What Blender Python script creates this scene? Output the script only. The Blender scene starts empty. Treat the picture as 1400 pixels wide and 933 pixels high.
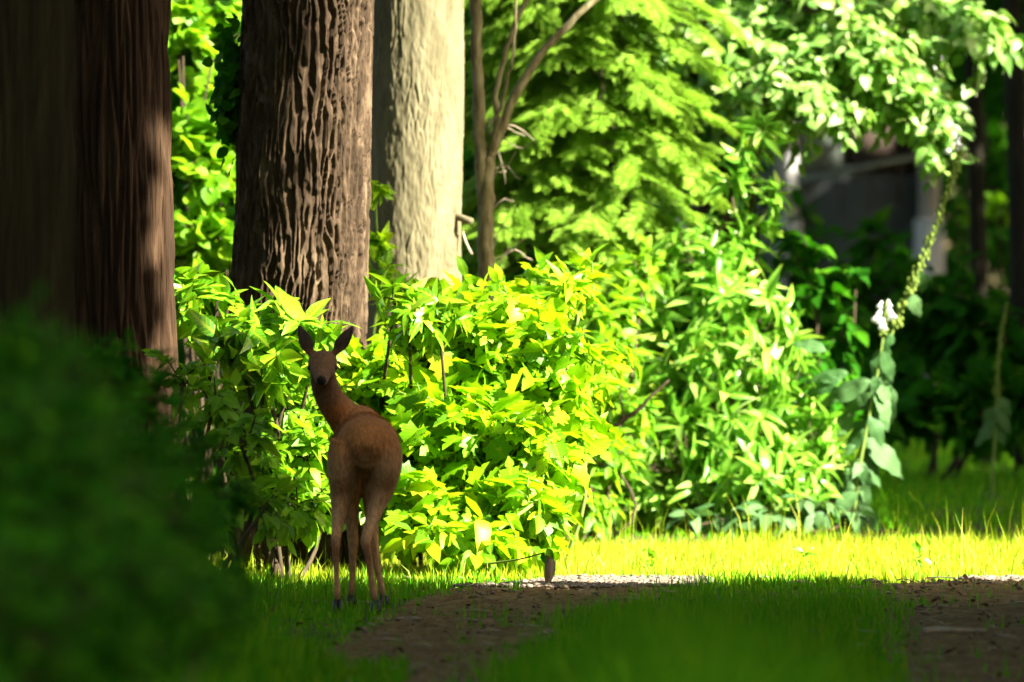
import bpy, math, random
import numpy as np
from mathutils import Vector, Matrix

random.seed(7)
RNG = np.random.default_rng(11)
SC = bpy.context.scene
COL = SC.collection

# ------------------------------------------------------------------ camera, sky, sun, exposure
F = 10260.0          # focal length in photograph pixels (1400 px wide frame)
HZ = 428.0           # row of the horizon in the photograph
CAM_H = 1.2

cam_d = bpy.data.cameras.new('camera')
cam = bpy.data.objects.new('camera', cam_d)
COL.objects.link(cam)
cam.location = (0, 0, CAM_H)
cam.rotation_euler = (math.radians(90) - math.atan((466.5 - HZ) / F), 0, 0)
cam_d.sensor_width = 36.0
cam_d.lens = 36.0 * F / 1400.0
cam_d.clip_start = 0.5
cam_d.clip_end = 2000
cam_d.dof.use_dof = True
cam_d.dof.focus_distance = 32.2
cam_d.dof.aperture_fstop = (cam_d.lens / 1000.0) / 0.074
SC.camera = cam

SUN_H = np.array([0.86, -0.51])
SUN_H = SUN_H / np.linalg.norm(SUN_H)
SUN_EL = math.radians(36)
SUN = np.array([SUN_H[0] * math.cos(SUN_EL), SUN_H[1] * math.cos(SUN_EL), math.sin(SUN_EL)])
world = bpy.data.worlds.new('World')
SC.world = world
world.use_nodes = True
wn = world.node_tree
sky = wn.nodes.new('ShaderNodeTexSky')
sky.sky_type = 'NISHITA'
sky.sun_disc = False
sky.sun_elevation = SUN_EL
sky.sun_rotation = math.atan2(SUN_H[0], SUN_H[1])
sky.air_density = 1.0
sky.dust_density = 6.0
sky.ozone_density = 0.4
wn.links.new(sky.outputs['Color'], wn.nodes['Background'].inputs['Color'])
wn.nodes['Background'].inputs['Strength'].default_value = 0.064
sun_d = bpy.data.lights.new('sun', 'SUN')
sun_d.energy = 5.0
sun_d.angle = math.radians(0.5)
sun_d.color = (1.0, 0.93, 0.80)
sun_o = bpy.data.objects.new('sun', sun_d)
COL.objects.link(sun_o)
sun_o.rotation_euler = Vector(tuple(SUN)).to_track_quat('Z', 'Y').to_euler()
SC.view_settings.view_transform = 'Standard'
SC.view_settings.look = 'None'
SC.view_settings.gamma = 1.0
SC.view_settings.use_curve_mapping = False
SC.view_settings.exposure = 2.72
SC.cycles.max_bounces = 8
SC.cycles.diffuse_bounces = 4
SC.cycles.glossy_bounces = 2
SC.cycles.transmission_bounces = 5
SC.cycles.transparent_max_bounces = 4
SC.cycles.caustics_reflective = False
SC.cycles.caustics_refractive = False


# ------------------------------------------------------------------ small helpers
def at(px, py, d):
    return np.array([(px - 700.0) / F * d, d, CAM_H + (HZ - py) / F * d])


def pxm(d):
    return F / d


def nz(a):
    return a / np.maximum(np.linalg.norm(a, axis=-1, keepdims=True), 1e-9)


def hash2(ix, iy, s=0):
    h = (ix.astype(np.int64) * 374761393 + iy.astype(np.int64) * 668265263 + s * 974634777) & 0x7fffffff
    h = ((h ^ (h >> 13)) * 1274126177) & 0x7fffffff
    h = h ^ (h >> 16)
    return (h & 0xffffff) / float(0xffffff)


def vnoise(x, y, s=0, perx=0):
    x = np.asarray(x, float); y = np.asarray(y, float)
    ix = np.floor(x).astype(np.int64); iy = np.floor(y).astype(np.int64)
    fx = x - ix; fy = y - iy
    fx = fx * fx * (3 - 2 * fx); fy = fy * fy * (3 - 2 * fy)
    w = (lambda k: k % perx) if perx else (lambda k: k)
    a = hash2(w(ix), iy, s); b = hash2(w(ix + 1), iy, s)
    c = hash2(w(ix), iy + 1, s); d = hash2(w(ix + 1), iy + 1, s)
    return (a * (1 - fx) + b * fx) * (1 - fy) + (c * (1 - fx) + d * fx) * fy


def fbm(x, y, s=0, o=4):
    r = 0; a = 0.5
    for k in range(o):
        r = r + a * vnoise(x * 2 ** k, y * 2 ** k, s + k); a *= 0.5
    return r


def worley(x, y, perx, s=0):
    ix = np.floor(x).astype(np.int64); iy = np.floor(y).astype(np.int64)
    f1 = np.full(x.shape, 9.0); f2 = np.full(x.shape, 9.0); cid = np.zeros(x.shape)
    for dx in (-1, 0, 1):
        for dy in (-1, 0, 1):
            cx = (ix + dx) % perx; cy = iy + dy
            px = ix + dx + 0.15 + 0.7 * hash2(cx, cy, s); py = iy + dy + 0.15 + 0.7 * hash2(cx, cy, s + 5)
            d = np.sqrt((px - x) ** 2 + (py - y) ** 2)
            nf = d < f1
            f2 = np.where(nf, f1, np.minimum(f2, d))
            cid = np.where(nf, hash2(cx, cy, s + 9), cid)
            f1 = np.where(nf, d, f1)
    return f1, f2, cid


def mesh_tris(name, v, t, uv=None, smooth=True, mat=None):
    me = bpy.data.meshes.new(name)
    v = np.ascontiguousarray(v, dtype=np.float32); t = np.ascontiguousarray(t, dtype=np.int32)
    me.vertices.add(len(v)); me.vertices.foreach_set('co', v.ravel())
    me.loops.add(t.size); me.loops.foreach_set('vertex_index', t.ravel())
    me.polygons.add(len(t)); me.polygons.foreach_set('loop_start', np.arange(0, t.size, 3, dtype=np.int32))
    if smooth:
        me.polygons.foreach_set('use_smooth', np.ones(len(t), dtype=bool))
    me.update(calc_edges=True)
    if uv is not None:
        l = me.uv_layers.new(name='leafmap')
        l.data.foreach_set('uv', np.ascontiguousarray(uv[t.ravel()], dtype=np.float32).ravel())
    if mat:
        me.materials.append(mat)
    return me


def link(name, me, parent=None, loc=(0, 0, 0)):
    o = bpy.data.objects.new(name, me)
    COL.objects.link(o)
    o.location = tuple(float(c) for c in loc)
    if parent is not None:
        o.parent = parent
    return o


def thing(name, label, cat, loc, group=None):
    o = bpy.data.objects.new(name, None)
    o.empty_display_size = 0.2
    COL.objects.link(o)
    o.location = tuple(float(c) for c in loc)
    o['label'] = label; o['category'] = cat
    if group:
        o['group'] = group
    return o


def tag(o, label, cat, group=None):
    o['label'] = label; o['category'] = cat
    if group:
        o['group'] = group
    return o


def grid_tris(nu, nv, wrap=False):
    i = np.arange(nu if wrap else nu - 1); j = np.arange(nv - 1)
    I, J = np.meshgrid(i, j)
    I = I.ravel(); J = J.ravel(); I2 = (I + 1) % nu if wrap else I + 1
    a = J * nu + I; b = J * nu + I2; c = (J + 1) * nu + I2; d = (J + 1) * nu + I
    return np.vstack([np.stack([a, b, c], 1), np.stack([a, c, d], 1)])


class Geo:
    def __init__(self):
        self.v = []; self.t = []; self.n = 0

    def add(self, v, t):
        self.v.append(np.asarray(v, float)); self.t.append(np.asarray(t, int) + self.n); self.n += len(v)

    def tube(self, pts, rad, sides=6, ry=None, cap=True, frame=None):
        pts = np.asarray(pts, float); n = len(pts); rad = np.asarray(rad, float)
        if rad.ndim == 0: rad = np.full(n, float(rad))
        ry = rad if ry is None else np.asarray(ry, float)
        tg = nz(np.gradient(pts, axis=0))
        ref = np.array([0, 0, 1.0]) if abs(tg[0, 2]) < 0.8 else np.array([1.0, 0, 0])
        if frame is not None: ref = np.asarray(frame, float)
        V = []
        a = np.arange(sides) * 2 * math.pi / sides
        for k in range(n):
            x = nz(ref - tg[k] * np.dot(ref, tg[k])); y = np.cross(tg[k], x)
            ref = x
            V.append(pts[k] + np.outer(np.cos(a) * rad[k], x) + np.outer(np.sin(a) * ry[k], y))
        V = np.vstack(V); T = grid_tris(sides, n, True)
        if cap:
            V = np.vstack([V, pts[0], pts[-1]])
            s = np.arange(sides); e = (s + 1) % sides
            T = np.vstack([T, np.stack([np.full(sides, n * sides), e, s], 1),
                           np.stack([np.full(sides, n * sides + 1), (n - 1) * sides + s, (n - 1) * sides + e], 1)])
        self.add(V, T)

    def box(self, c, s, R=None):
        v = np.array([[x, y, z] for x in (-.5, .5) for y in (-.5, .5) for z in (-.5, .5)]) * np.asarray(s, float)
        if R is not None: v = v @ np.asarray(R).T
        t = [(0, 1, 3), (0, 3, 2), (4, 6, 7), (4, 7, 5), (0, 4, 5), (0, 5, 1), (2, 3, 7), (2, 7, 6), (0, 2, 6), (0, 6, 4), (1, 5, 7), (1, 7, 3)]
        self.add(v + np.asarray(c, float), t)

    def ball(self, c, r, nu=10, nv=7):
        r = np.asarray(r, float) * np.ones(3)
        th = np.linspace(0.02, math.pi - 0.02, nv); ph = np.arange(nu) * 2 * math.pi / nu
        V = np.array([[math.sin(t) * math.cos(p), math.sin(t) * math.sin(p), math.cos(t)] for t in th for p in ph]) * r + np.asarray(c, float)
        self.add(V, grid_tris(nu, nv, True))

    def arr(self):
        return np.vstack(self.v), np.vstack(self.t)

    def build(self, name, mat, parent=None, smooth=True, uv=None):
        v, t = self.arr()
        off = np.array(parent.location) if parent is not None else np.zeros(3)
        if parent is not None and parent.parent is not None:
            off = off + np.array(parent.parent.location)
        return link(name, mesh_tris(name, v - off, t, uv=uv, smooth=smooth, mat=mat), parent)


def spline(pts, n=12):
    pts = np.asarray(pts, float)
    P = np.vstack([2 * pts[0] - pts[1], pts, 2 * pts[-1] - pts[-2]])
    out = []
    seg = len(pts) - 1
    for u in np.linspace(0, seg, n):
        k = min(int(u), seg - 1); t = u - k
        p0, p1, p2, p3 = P[k], P[k + 1], P[k + 2], P[k + 3]
        out.append(0.5 * ((2 * p1) + (-p0 + p2) * t + (2 * p0 - 5 * p1 + 4 * p2 - p3) * t * t + (-p0 + 3 * p1 - 3 * p2 + p3) * t ** 3))
    return np.array(out)


# ------------------------------------------------------------------ materials
def new_mat(name):
    m = bpy.data.materials.new(name); m.use_nodes = True
    nt = m.node_tree
    return m, nt, nt.nodes['Principled BSDF']


def N(nt, typ, **kw):
    n = nt.nodes.new(typ)
    for k, v in kw.items():
        setattr(n, k, v)
    return n


def ramp(nt, stops):
    r = nt.nodes.new('ShaderNodeValToRGB')
    e = r.color_ramp.elements
    while len(e) < len(stops):
        e.new(0.5)
    for k, (p, c) in enumerate(stops):
        e[k].position = p; e[k].color = (*c, 1)
    return r


def leaf_mat(name, stops, trans=(0.3, 0.5, 0.02), tmix=0.4, rough=0.5, spec=0.4, veins=True):
    m, nt, b = new_mat(name)
    L = nt.links.new
    oi = N(nt, 'ShaderNodeObjectInfo'); ge = N(nt, 'ShaderNodeNewGeometry')
    ad = N(nt, 'ShaderNodeMath', operation='ADD'); fr = N(nt, 'ShaderNodeMath', operation='FRACT')
    L(oi.outputs['Random'], ad.inputs[0]); L(ge.outputs['Random Per Island'], ad.inputs[1]); L(ad.outputs[0], fr.inputs[0])
    r = ramp(nt, stops); L(fr.outputs[0], r.inputs[0])
    col = r.outputs[0]
    if veins:
        uv = N(nt, 'ShaderNodeUVMap'); uv.uv_map = 'leafmap'
        sx = N(nt, 'ShaderNodeSeparateXYZ'); L(uv.outputs[0], sx.inputs[0])
        ab = N(nt, 'ShaderNodeMath', operation='ABSOLUTE'); L(sx.outputs['X'], ab.inputs[0])
        mid = N(nt, 'ShaderNodeMath', operation='LESS_THAN'); mid.inputs[1].default_value = 0.03; L(ab.outputs[0], mid.inputs[0])
        q = N(nt, 'ShaderNodeMath', operation='MULTIPLY_ADD'); q.inputs[1].default_value = -0.9; L(ab.outputs[0], q.inputs[0]); L(sx.outputs['Y'], q.inputs[2])
        q2 = N(nt, 'ShaderNodeMath', operation='MULTIPLY'); q2.inputs[1].default_value = 52; L(q.outputs[0], q2.inputs[0])
        sn = N(nt, 'ShaderNodeMath', operation='SINE'); L(q2.outputs[0], sn.inputs[0])
        gt = N(nt, 'ShaderNodeMath', operation='GREATER_THAN'); gt.inputs[1].default_value = 0.86; L(sn.outputs[0], gt.inputs[0])
        mx = N(nt, 'ShaderNodeMath', operation='MAXIMUM'); L(mid.outputs[0], mx.inputs[0]); L(gt.outputs[0], mx.inputs[1])
        sc = N(nt, 'ShaderNodeMath', operation='MULTIPLY'); sc.inputs[1].default_value = 0.35; L(mx.outputs[0], sc.inputs[0])
        mm = N(nt, 'ShaderNodeMixRGB', blend_type='MIX'); L(sc.outputs[0], mm.inputs[0]); L(col, mm.inputs[1])
        light = stops[-1][1]
        mm.inputs[2].default_value = (min(light[0] * 1.5, .6), min(light[1] * 1.35, .6), light[2] * 1.5, 1)
        col = mm.outputs[0]
    L(col, b.inputs['Base Color'])
    b.inputs['Roughness'].default_value = rough
    b.inputs['Specular IOR Level'].default_value = spec
    tr = N(nt, 'ShaderNodeBsdfTranslucent')
    mt = N(nt, 'ShaderNodeMixRGB', blend_type='MIX'); mt.inputs[0].default_value = 0.6
    L(col, mt.inputs[1]); mt.inputs[2].default_value = (*trans, 1); L(mt.outputs[0], tr.inputs['Color'])
    ms = N(nt, 'ShaderNodeMixShader'); ms.inputs[0].default_value = tmix
    L(b.outputs[0], ms.inputs[1]); L(tr.outputs[0], ms.inputs[2])
    L(ms.outputs[0], nt.nodes['Material Output'].inputs['Surface'])
    return m


def noise_mat(name, stops, scale=(8, 8, 8), detail=6, rough=0.9, bump=0.0, bdist=0.01, spec=0.2, bscale=None):
    m, nt, b = new_mat(name); L = nt.links.new
    tc = N(nt, 'ShaderNodeTexCoord'); mp = N(nt, 'ShaderNodeMapping'); mp.inputs['Scale'].default_value = scale
    L(tc.outputs['Object'], mp.inputs['Vector'])
    no = N(nt, 'ShaderNodeTexNoise'); no.inputs['Scale'].default_value = 1; no.inputs['Detail'].default_value = detail
    no.inputs['Roughness'].default_value = 0.65
    L(mp.outputs[0], no.inputs['Vector'])
    r = ramp(nt, stops); L(no.outputs['Fac'], r.inputs[0]); L(r.outputs[0], b.inputs['Base Color'])
    b.inputs['Roughness'].default_value = rough; b.inputs['Specular IOR Level'].default_value = spec
    if bump:
        src = no
        if bscale:
            mp2 = N(nt, 'ShaderNodeMapping'); mp2.inputs['Scale'].default_value = bscale; L(tc.outputs['Object'], mp2.inputs['Vector'])
            src = N(nt, 'ShaderNodeTexNoise'); src.inputs['Scale'].default_value = 1; src.inputs['Detail'].default_value = 8
            L(mp2.outputs[0], src.inputs['Vector'])
        bp = N(nt, 'ShaderNodeBump'); bp.inputs['Strength'].default_value = bump; bp.inputs['Distance'].default_value = bdist
        L(src.outputs['Fac'], bp.inputs['Height']); L(bp.outputs[0], b.inputs['Normal'])
    return m


M = {}
M['yellow_leaf'] = leaf_mat('yellow_green_leaf', [(0.0, (.04, .17, .003)), (.2, (.12, .36, .004)), (.55, (.19, .48, .005)), (.8, (.34, .58, .006)), (1, (.56, .62, .015))], (.42, .70, .005), .5, .45, .35)
M['rhodo_leaf'] = leaf_mat('glossy_evergreen_leaf', [(0, (.05, .20, .006)), (.5, (.11, .34, .008)), (.85, (.20, .44, .015)), (1, (.40, .52, .015))], (.28, .60, .01), .3, .34, .5)
M['bank_leaf'] = leaf_mat('long_pale_leaf', [(0, (.03, .17, .008)), (.4, (.09, .33, .02)), (.75, (.18, .44, .05)), (.95, (.34, .52, .14)), (1, (.50, .56, .04))], (.22, .58, .03), .38, .34, .4)
M['hazel_leaf'] = leaf_mat('round_green_leaf', [(0, (.07, .24, .006)), (.6, (.14, .36, .008)), (1, (.26, .46, .01))], (.34, .62, .01), .5, .5, .35)
M['beech_leaf'] = leaf_mat('pale_beech_leaf', [(0, (.07, .25, .015)), (.5, (.18, .40, .04)), (.85, (.32, .52, .10)), (1, (.52, .60, .28))], (.30, .58, .04), .42, .4, .45)
M['conifer_leaf'] = leaf_mat('feathery_needle', [(0, (.12, .26, .012)), (.5, (.20, .39, .022)), (1, (.34, .51, .07))], (.37, .61, .04), .45, .6, .25, veins=False)
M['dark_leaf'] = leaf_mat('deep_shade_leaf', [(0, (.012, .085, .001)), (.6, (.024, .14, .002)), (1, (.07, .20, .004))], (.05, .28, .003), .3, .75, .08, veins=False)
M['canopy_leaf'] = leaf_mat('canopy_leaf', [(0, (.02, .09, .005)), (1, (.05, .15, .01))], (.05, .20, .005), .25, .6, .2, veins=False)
M['grass_lit'] = leaf_mat('sunlit_grass_blade', [(0, (.20, .36, .006)), (.6, (.36, .48, .012)), (.9, (.50, .54, .03)), (1, (.58, .54, .12))], (.58, .64, .015), .4, .5, .3, veins=False)  # paler, yellower copy of the grass, with sunlight put into its colour
M['grass_shade'] = leaf_mat('shaded_grass_blade', [(0, (.05, .25, .002)), (.6, (.105, .36, .003)), (1, (.28, .42, .01))], (.16, .48, .004), .35, .6, .12, veins=False)  # darker, greener copy of the grass for blades in shade
M['fox_leaf'] = leaf_mat('downy_grey_green_leaf', [(0, (.035, .12, .025)), (1, (.10, .21, .065))], (.07, .20, .02), .3, .6, .3)
M['petal'] = leaf_mat('white_petal', [(0, (.75, .76, .74)), (1, (.8, .8, .8))], (.8, .8, .78), .4, .5, .3, veins=False)
M['capsule'] = noise_mat('green_seed_capsule', [(0.3, (.10, .17, .02)), (.7, (.20, .27, .05))], (60, 60, 60))
M['twig'] = noise_mat('brown_twig_bark', [(.3, (.035, .026, .012)), (.7, (.075, .055, .03))], (30, 30, 10), bump=.4)
M['green_stem'] = noise_mat('green_shoot', [(.3, (.12, .20, .03)), (.7, (.20, .28, .06))], (30, 30, 10))
M['dead_twig'] = noise_mat('pale_dead_twig', [(.3, (.22, .18, .12)), (.7, (.38, .32, .22))], (30, 30, 10), bump=.4)
M['dark_bark'] = noise_mat('shade_darkened_bark', [(.3, (.010, .009, .005)), (.7, (.03, .026, .014))], (16, 16, 4), bump=.6)  # bark colour lowered to near black, standing in for deep shade
M['litter'] = noise_mat('fallen_leaf', [(.3, (.06, .035, .012)), (.6, (.16, .10, .04)), (.8, (.30, .22, .10))], (9, 9, 9))
M['dry_leaf'] = noise_mat('withered_leaf', [(.3, (.10, .07, .035)), (.7, (.26, .21, .15))], (40, 40, 12), bump=.3, bdist=.004)
M['pale_bark'] = noise_mat('pale_smooth_bark', [(.25, (.075, .068, .032)), (.5, (.135, .12, .064)), (.75, (.21, .19, .108))], (14, 14, 4), bump=.5, bdist=.008, bscale=(60, 60, 18))
M['furrowed_bark'] = noise_mat('furrowed_brown_bark', [(.25, (.018, .011, .005)), (.5, (.05, .032, .017)), (.75, (.17, .12, .07))], (16, 16, 4), bump=.7, bdist=.008, bscale=(70, 70, 16))
M['red_bark'] = noise_mat('fibrous_red_bark', [(.25, (.018, .009, .004)), (.5, (.036, .019, .008)), (.75, (.08, .046, .023))], (18, 18, 2), bump=.9, bdist=.012, bscale=(80, 80, 6))
M['grey_bark'] = noise_mat('dull_fibrous_bark', [(.25, (.022, .017, .005)), (.5, (.038, .028, .009)), (.75, (.06, .046, .016))], (18, 18, 2), bump=.8, bdist=.012, bscale=(80, 80, 6))
M['sapling_bark'] = noise_mat('sapling_bark', [(.3, (.07, .055, .022)), (.5, (.17, .145, .07)), (.7, (.30, .27, .15))], (30, 30, 8), bump=.5, bdist=.006)
M['soil'] = noise_mat('forest_soil', [(.3, (.035, .028, .012)), (.55, (.07, .055, .022)), (.75, (.11, .09, .04))], (3, 3, 3), detail=10, bump=.6, bdist=.02, bscale=(40, 40, 40))
M['track'] = noise_mat('trodden_earth', [(.28, (.09, .054, .016)), (.5, (.155, .098, .034)), (.72, (.29, .20, .09))], (14, 14, 14), detail=10, bump=.9, bdist=.015, bscale=(90, 90, 90))
M['pebble'] = noise_mat('pebble', [(.3, (.10, .075, .045)), (.6, (.20, .155, .10)), (.8, (.36, .31, .24))], (25, 25, 25), bump=.3)
M['pale_grit'] = noise_mat('pale_grit', [(.3, (.09, .07, .045)), (.6, (.20, .165, .125)), (.8, (.38, .33, .27))], (25, 25, 25))
M['white_paint'] = noise_mat('weathered_white_paint', [(.3, (.62, .62, .58)), (.7, (.80, .80, .77))], (3, 3, 3), rough=.6)
M['grey_paint'] = noise_mat('grey_green_paint', [(.3, (.20, .26, .22)), (.7, (.30, .35, .29))], (2, 2, 2), rough=.7)
M['brown_board'] = noise_mat('brown_board', [(.3, (.05, .036, .026)), (.7, (.085, .06, .045))], (4, 4, 12), rough=.8)
M['slate_paint'] = noise_mat('blue_grey_board', [(.3, (.07, .085, .08)), (.7, (.12, .14, .125))], (2, 2, 2), rough=.7)
M['roof_tile'] = noise_mat('dark_roof', [(.3, (.08, .06, .05)), (.7, (.14, .10, .08))], (5, 5, 5))
M['box_wood'] = noise_mat('weathered_board', [(.3, (.14, .12, .06)), (.7, (.24, .21, .12))], (30, 30, 6), bump=.3)
m, nt, b = new_mat('window_glass'); b.inputs['Base Color'].default_value = (.03, .04, .045, 1); b.inputs['Roughness'].default_value = .08; M['glass'] = m
m, nt, b = new_mat('eye'); b.inputs['Base Color'].default_value = (.008, .006, .005, 1); b.inputs['Roughness'].default_value = .12; M['eye'] = m
m, nt, b = new_mat('hoof'); b.inputs['Base Color'].default_value = (.02, .016, .013, 1); b.inputs['Roughness'].default_value = .45; M['hoof'] = m


# ------------------------------------------------------------------ leaf templates (length along +Y, face +Z)
def leaf_tpl(ys, ws, fold=.25, droop=.25, wave=0., tw=0.):
    V = [(0, 0, 0)]; U = [(0, 0)]
    for y, w in zip(ys, ws):
        zc = -droop * y * y
        for s in (-1, 0, 1):
            a = tw * y
            x = s * w; z = abs(s) * w * fold + wave * math.sin(y * 14 + s)
            V.append((x * math.cos(a) - z * math.sin(a), y, zc + x * math.sin(a) + z * math.cos(a))); U.append((s * w * 1.2, y))
    V.append((0, 1, -droop)); U.append((0, 1))
    n = len(ys); T = [(0, 2, 1), (0, 3, 2)]
    for k in range(n - 1):
        a = 1 + 3 * k; c = a + 3
        T += [(a, a + 1, c + 1), (a, c + 1, c), (a + 1, a + 2, c + 2), (a + 1, c + 2, c + 1)]
    e = 1 + 3 * (n - 1); tip = len(V) - 1
    T += [(e, e + 1, tip), (e + 1, e + 2, tip)]
    return np.array(V, float), np.array(T), np.array(U, float)


def lobed_tpl(fold=.18, droop=.3):      # toothed, lobed leaf with pointed tips
    out = [(.06, .02), (.22, .05), (.40, .00), (.36, .20), (.52, .34), (.34, .42), (.40, .62), (.20, .62), (.16, .82), (0, 1.0)]
    V = [(0, 0, 0), (0, .35, -droop * .12), (0, .7, -droop * .5)]; U = [(0, 0), (0, .35), (0, .7)]
    T = []
    for s in (-1, 1):
        st = len(V)
        for x, y in out:
            V.append((s * x, y, x * fold - droop * y * y)); U.append((s * x, y))
        hub = [0, 0, 1, 1, 1, 1, 2, 2, 2]
        for k in range(len(out) - 1):
            a, b2 = st + k, st + k + 1
            h = hub[k]
            T.append((h, a, b2) if s > 0 else (h, b2, a))
        for (h0, h1, k) in ((0, 1, 2), (1, 2, 6)):
            T.append((h0, st + k, h1) if s > 0 else (h0, h1, st + k))
    return np.array(V, float), np.array(T), np.array(U, float)


TPL = {
    'ovate': [leaf_tpl((.18, .42, .7, .88), (.20, .29, .20, .09), f, d, w, t) for f, d, w, t in ((.3, .2, 0, .2), (.15, .45, .01, -.3), (.45, .1, 0, .5), (.2, .6, .015, -.1), (.35, .95, .02, .6), (-.15, .3, .02, -.7))],
    'round': [leaf_tpl((.12, .4, .7, .9), (.26, .42, .34, .16), f, d, w, t) for f, d, w, t in ((.2, .15, .01, .2), (.1, .35, .02, -.2), (.35, .1, 0, .1))],
    'lance': [leaf_tpl((.12, .3, .5, .7, .88), (.075, .135, .145, .105, .045), f, d, w, t) for f, d, w, t in ((.35, .25, .01, .3), (.2, .5, 0, -.4), (.5, .1, 0, .2), (.3, .85, .01, .5), (.1, .6, .015, -.6), (.6, .35, 0, 0))],
    'lobed': [lobed_tpl(.18, .3), lobed_tpl(.35, .15), lobed_tpl(.1, .55), lobed_tpl(.6, .8), lobed_tpl(-.2, .45)],
    'small': [(np.array([(0, 0, 0), (-.3, .45, .08), (.3, .45, .08), (0, 1, -.15)], float), np.array([(0, 2, 1), (1, 2, 3)]), np.array([(0, 0), (-.3, .45), (.3, .45), (0, 1)], float))],
}


def frond_tpl():       # feathery spray: a rib with rows of narrow side blades, each with blades of its own
    V = []; T = []

    def blade(p, d, l, w):
        p = np.array(p, float); d = np.array(d, float)
        s = np.cross(d, (0, 0, 1)); s = s / max(np.linalg.norm(s), 1e-6) * w
        n = len(V)
        V.extend([p - s, p + s, p + d * l * .5 + s * .9, p + d * l * .5 - s * .9 + np.array([0, 0, -.03 * l]), p + d * l + np.array([0, 0, -.2 * l])])
        T.extend([(n, n + 1, n + 2), (n, n + 2, n + 3), (n + 3, n + 2, n + 4)])
    blade((0, 0, 0), (0, 1, 0), 1, .012)
    r = random.Random(3)
    for k in range(11):
        y = .06 + .085 * k
        ln = .42 * (1 - .75 * y) + .04
        for s in (-1, 1):
            d = np.array([s * .78, .62 + r.uniform(-.1, .1), r.uniform(-.25, .1)]); d /= np.linalg.norm(d)
            p0 = np.array([0, y, -.2 * y * y])
            blade(p0, d, ln, .010)
            for q in (.25, .45, .65, .85):
                for s2 in (-1, 1):
                    e = d * .75 + np.array([s2 * .45 * d[1], -s2 * .45 * d[0], r.uniform(-.2, .15)]); e /= np.linalg.norm(e)
                    blade(p0 + d * ln * q + np.array([0, 0, -.2 * ln * q * q]), e, .10, .012)
    V = np.array(V)
    return V, np.array(T), V[:, :2].copy()


TPL['frond'] = [frond_tpl()]
_cr = []
for sd_ in range(4):
    rr_ = random.Random(sd_ + 40)
    ys_ = [.08, .18, .28, .38, .48, .58, .68, .78, .88, .95]
    ws_ = [.10, .20, .26, .29, .285, .26, .22, .165, .10, .045]
    ws_ = [w * rr_.uniform(.84, 1.12) for w in ws_]
    v_, t_, u_ = leaf_tpl(ys_, ws_, rr_.uniform(-.3, .5), rr_.uniform(.2, .7), .02, rr_.uniform(-.7, .7))
    v_[1:-1] += np.array([[rr_.gauss(0, .012), rr_.gauss(0, .012), rr_.gauss(0, .022)] for _ in range(len(v_) - 2)])
    _cr.append((v_, t_, u_))
TPL['crumpled'] = _cr


def frames(d, n):
    d = nz(d); x = nz(np.cross(d, n)); z = np.cross(x, d)
    return np.stack([x, d, z], axis=2)          # columns


def scatter(tpl, pos, R, size, wid=None):
    """Joined copies of leaf templates: vertices, triangles, uvs."""
    Vs = []; Ts = []; Us = []; n = 0
    k = len(tpl)
    wid = np.ones(len(pos)) if wid is None else wid
    for i, (v, t, u) in enumerate(tpl):
        s = np.arange(i, len(pos), k)
        if len(s) == 0: continue
        sc = size[s][:, None, None] * np.stack([wid[s], np.ones(len(s)), np.ones(len(s))], 1)[:, None, :]
        vv = np.einsum('nij,nkj->nki', R[s], v[None] * sc) + pos[s][:, None, :]
        tt = t[None] + (np.arange(len(s)) * len(v))[:, None, None] + n
        Vs.append(vv.reshape(-1, 3)); Ts.append(tt.reshape(-1, 3)); Us.append(np.tile(u, (len(s), 1)))
        n += len(s) * len(v)
    return np.vstack(Vs), np.vstack(Ts), np.vstack(Us)


LEAF_MESH = {}


def leaf_mesh(kind, i, mat):
    key = (kind, i, mat.name)
    if key not in LEAF_MESH:
        v, t, u = TPL[kind][i]
        LEAF_MESH[key] = mesh_tris('leaf', v, t, uv=u, mat=mat)
    return LEAF_MESH[key]


def pick_visible(pos, size, limit, cell=9.0):
    d = pos[:, 1]
    px = 700 + pos[:, 0] / d * F; py = HZ - (pos[:, 2] - CAM_H) / d * F
    ok = np.where((px > -10) & (px < 1410) & (py > -10) & (py < 943))[0]
    ok = ok[np.argsort(d[ok])]
    seen = set(); out = []
    for i in ok:
        c = (int(px[i] // cell), int(py[i] // cell))
        if c in seen: continue
        s = size[i] * F / d[i]
        seen.add(c)
        if s >= 9: out.append((s, i))
    out.sort(reverse=True)
    return np.array([i for s, i in out[:limit]], int)


def leaves(root, kind, mat, pos, d, n, size, limit=0, wid=None, rest='foliage', name='leaf'):
    """Largest visible leaves become parts of their own; the remainder is one joined part."""
    R = frames(d, n)
    wid = np.ones(len(pos)) if wid is None else wid
    base = np.array(root.location)
    sel = pick_visible(pos, size, limit) if limit else np.zeros(0, int)
    for i in sel:
        o = link(name, leaf_mesh(kind, int(i) % len(TPL[kind]), mat), root)
        m4 = Matrix.Identity(4)
        for a in range(3):
            m4[a][0] = R[i][a][0] * size[i] * wid[i]; m4[a][1] = R[i][a][1] * size[i]; m4[a][2] = R[i][a][2] * size[i]
            m4[a][3] = pos[i][a] - base[a]
        o.matrix_basis = m4
    keep = np.ones(len(pos), bool); keep[sel] = False
    if keep.any():
        v, t, u = scatter(TPL[kind], pos[keep], R[keep], size[keep], wid[keep])
        f = link(rest, mesh_tris(rest, v - base, t, uv=u, mat=mat), root)
        f['kind'] = 'stuff'


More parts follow.
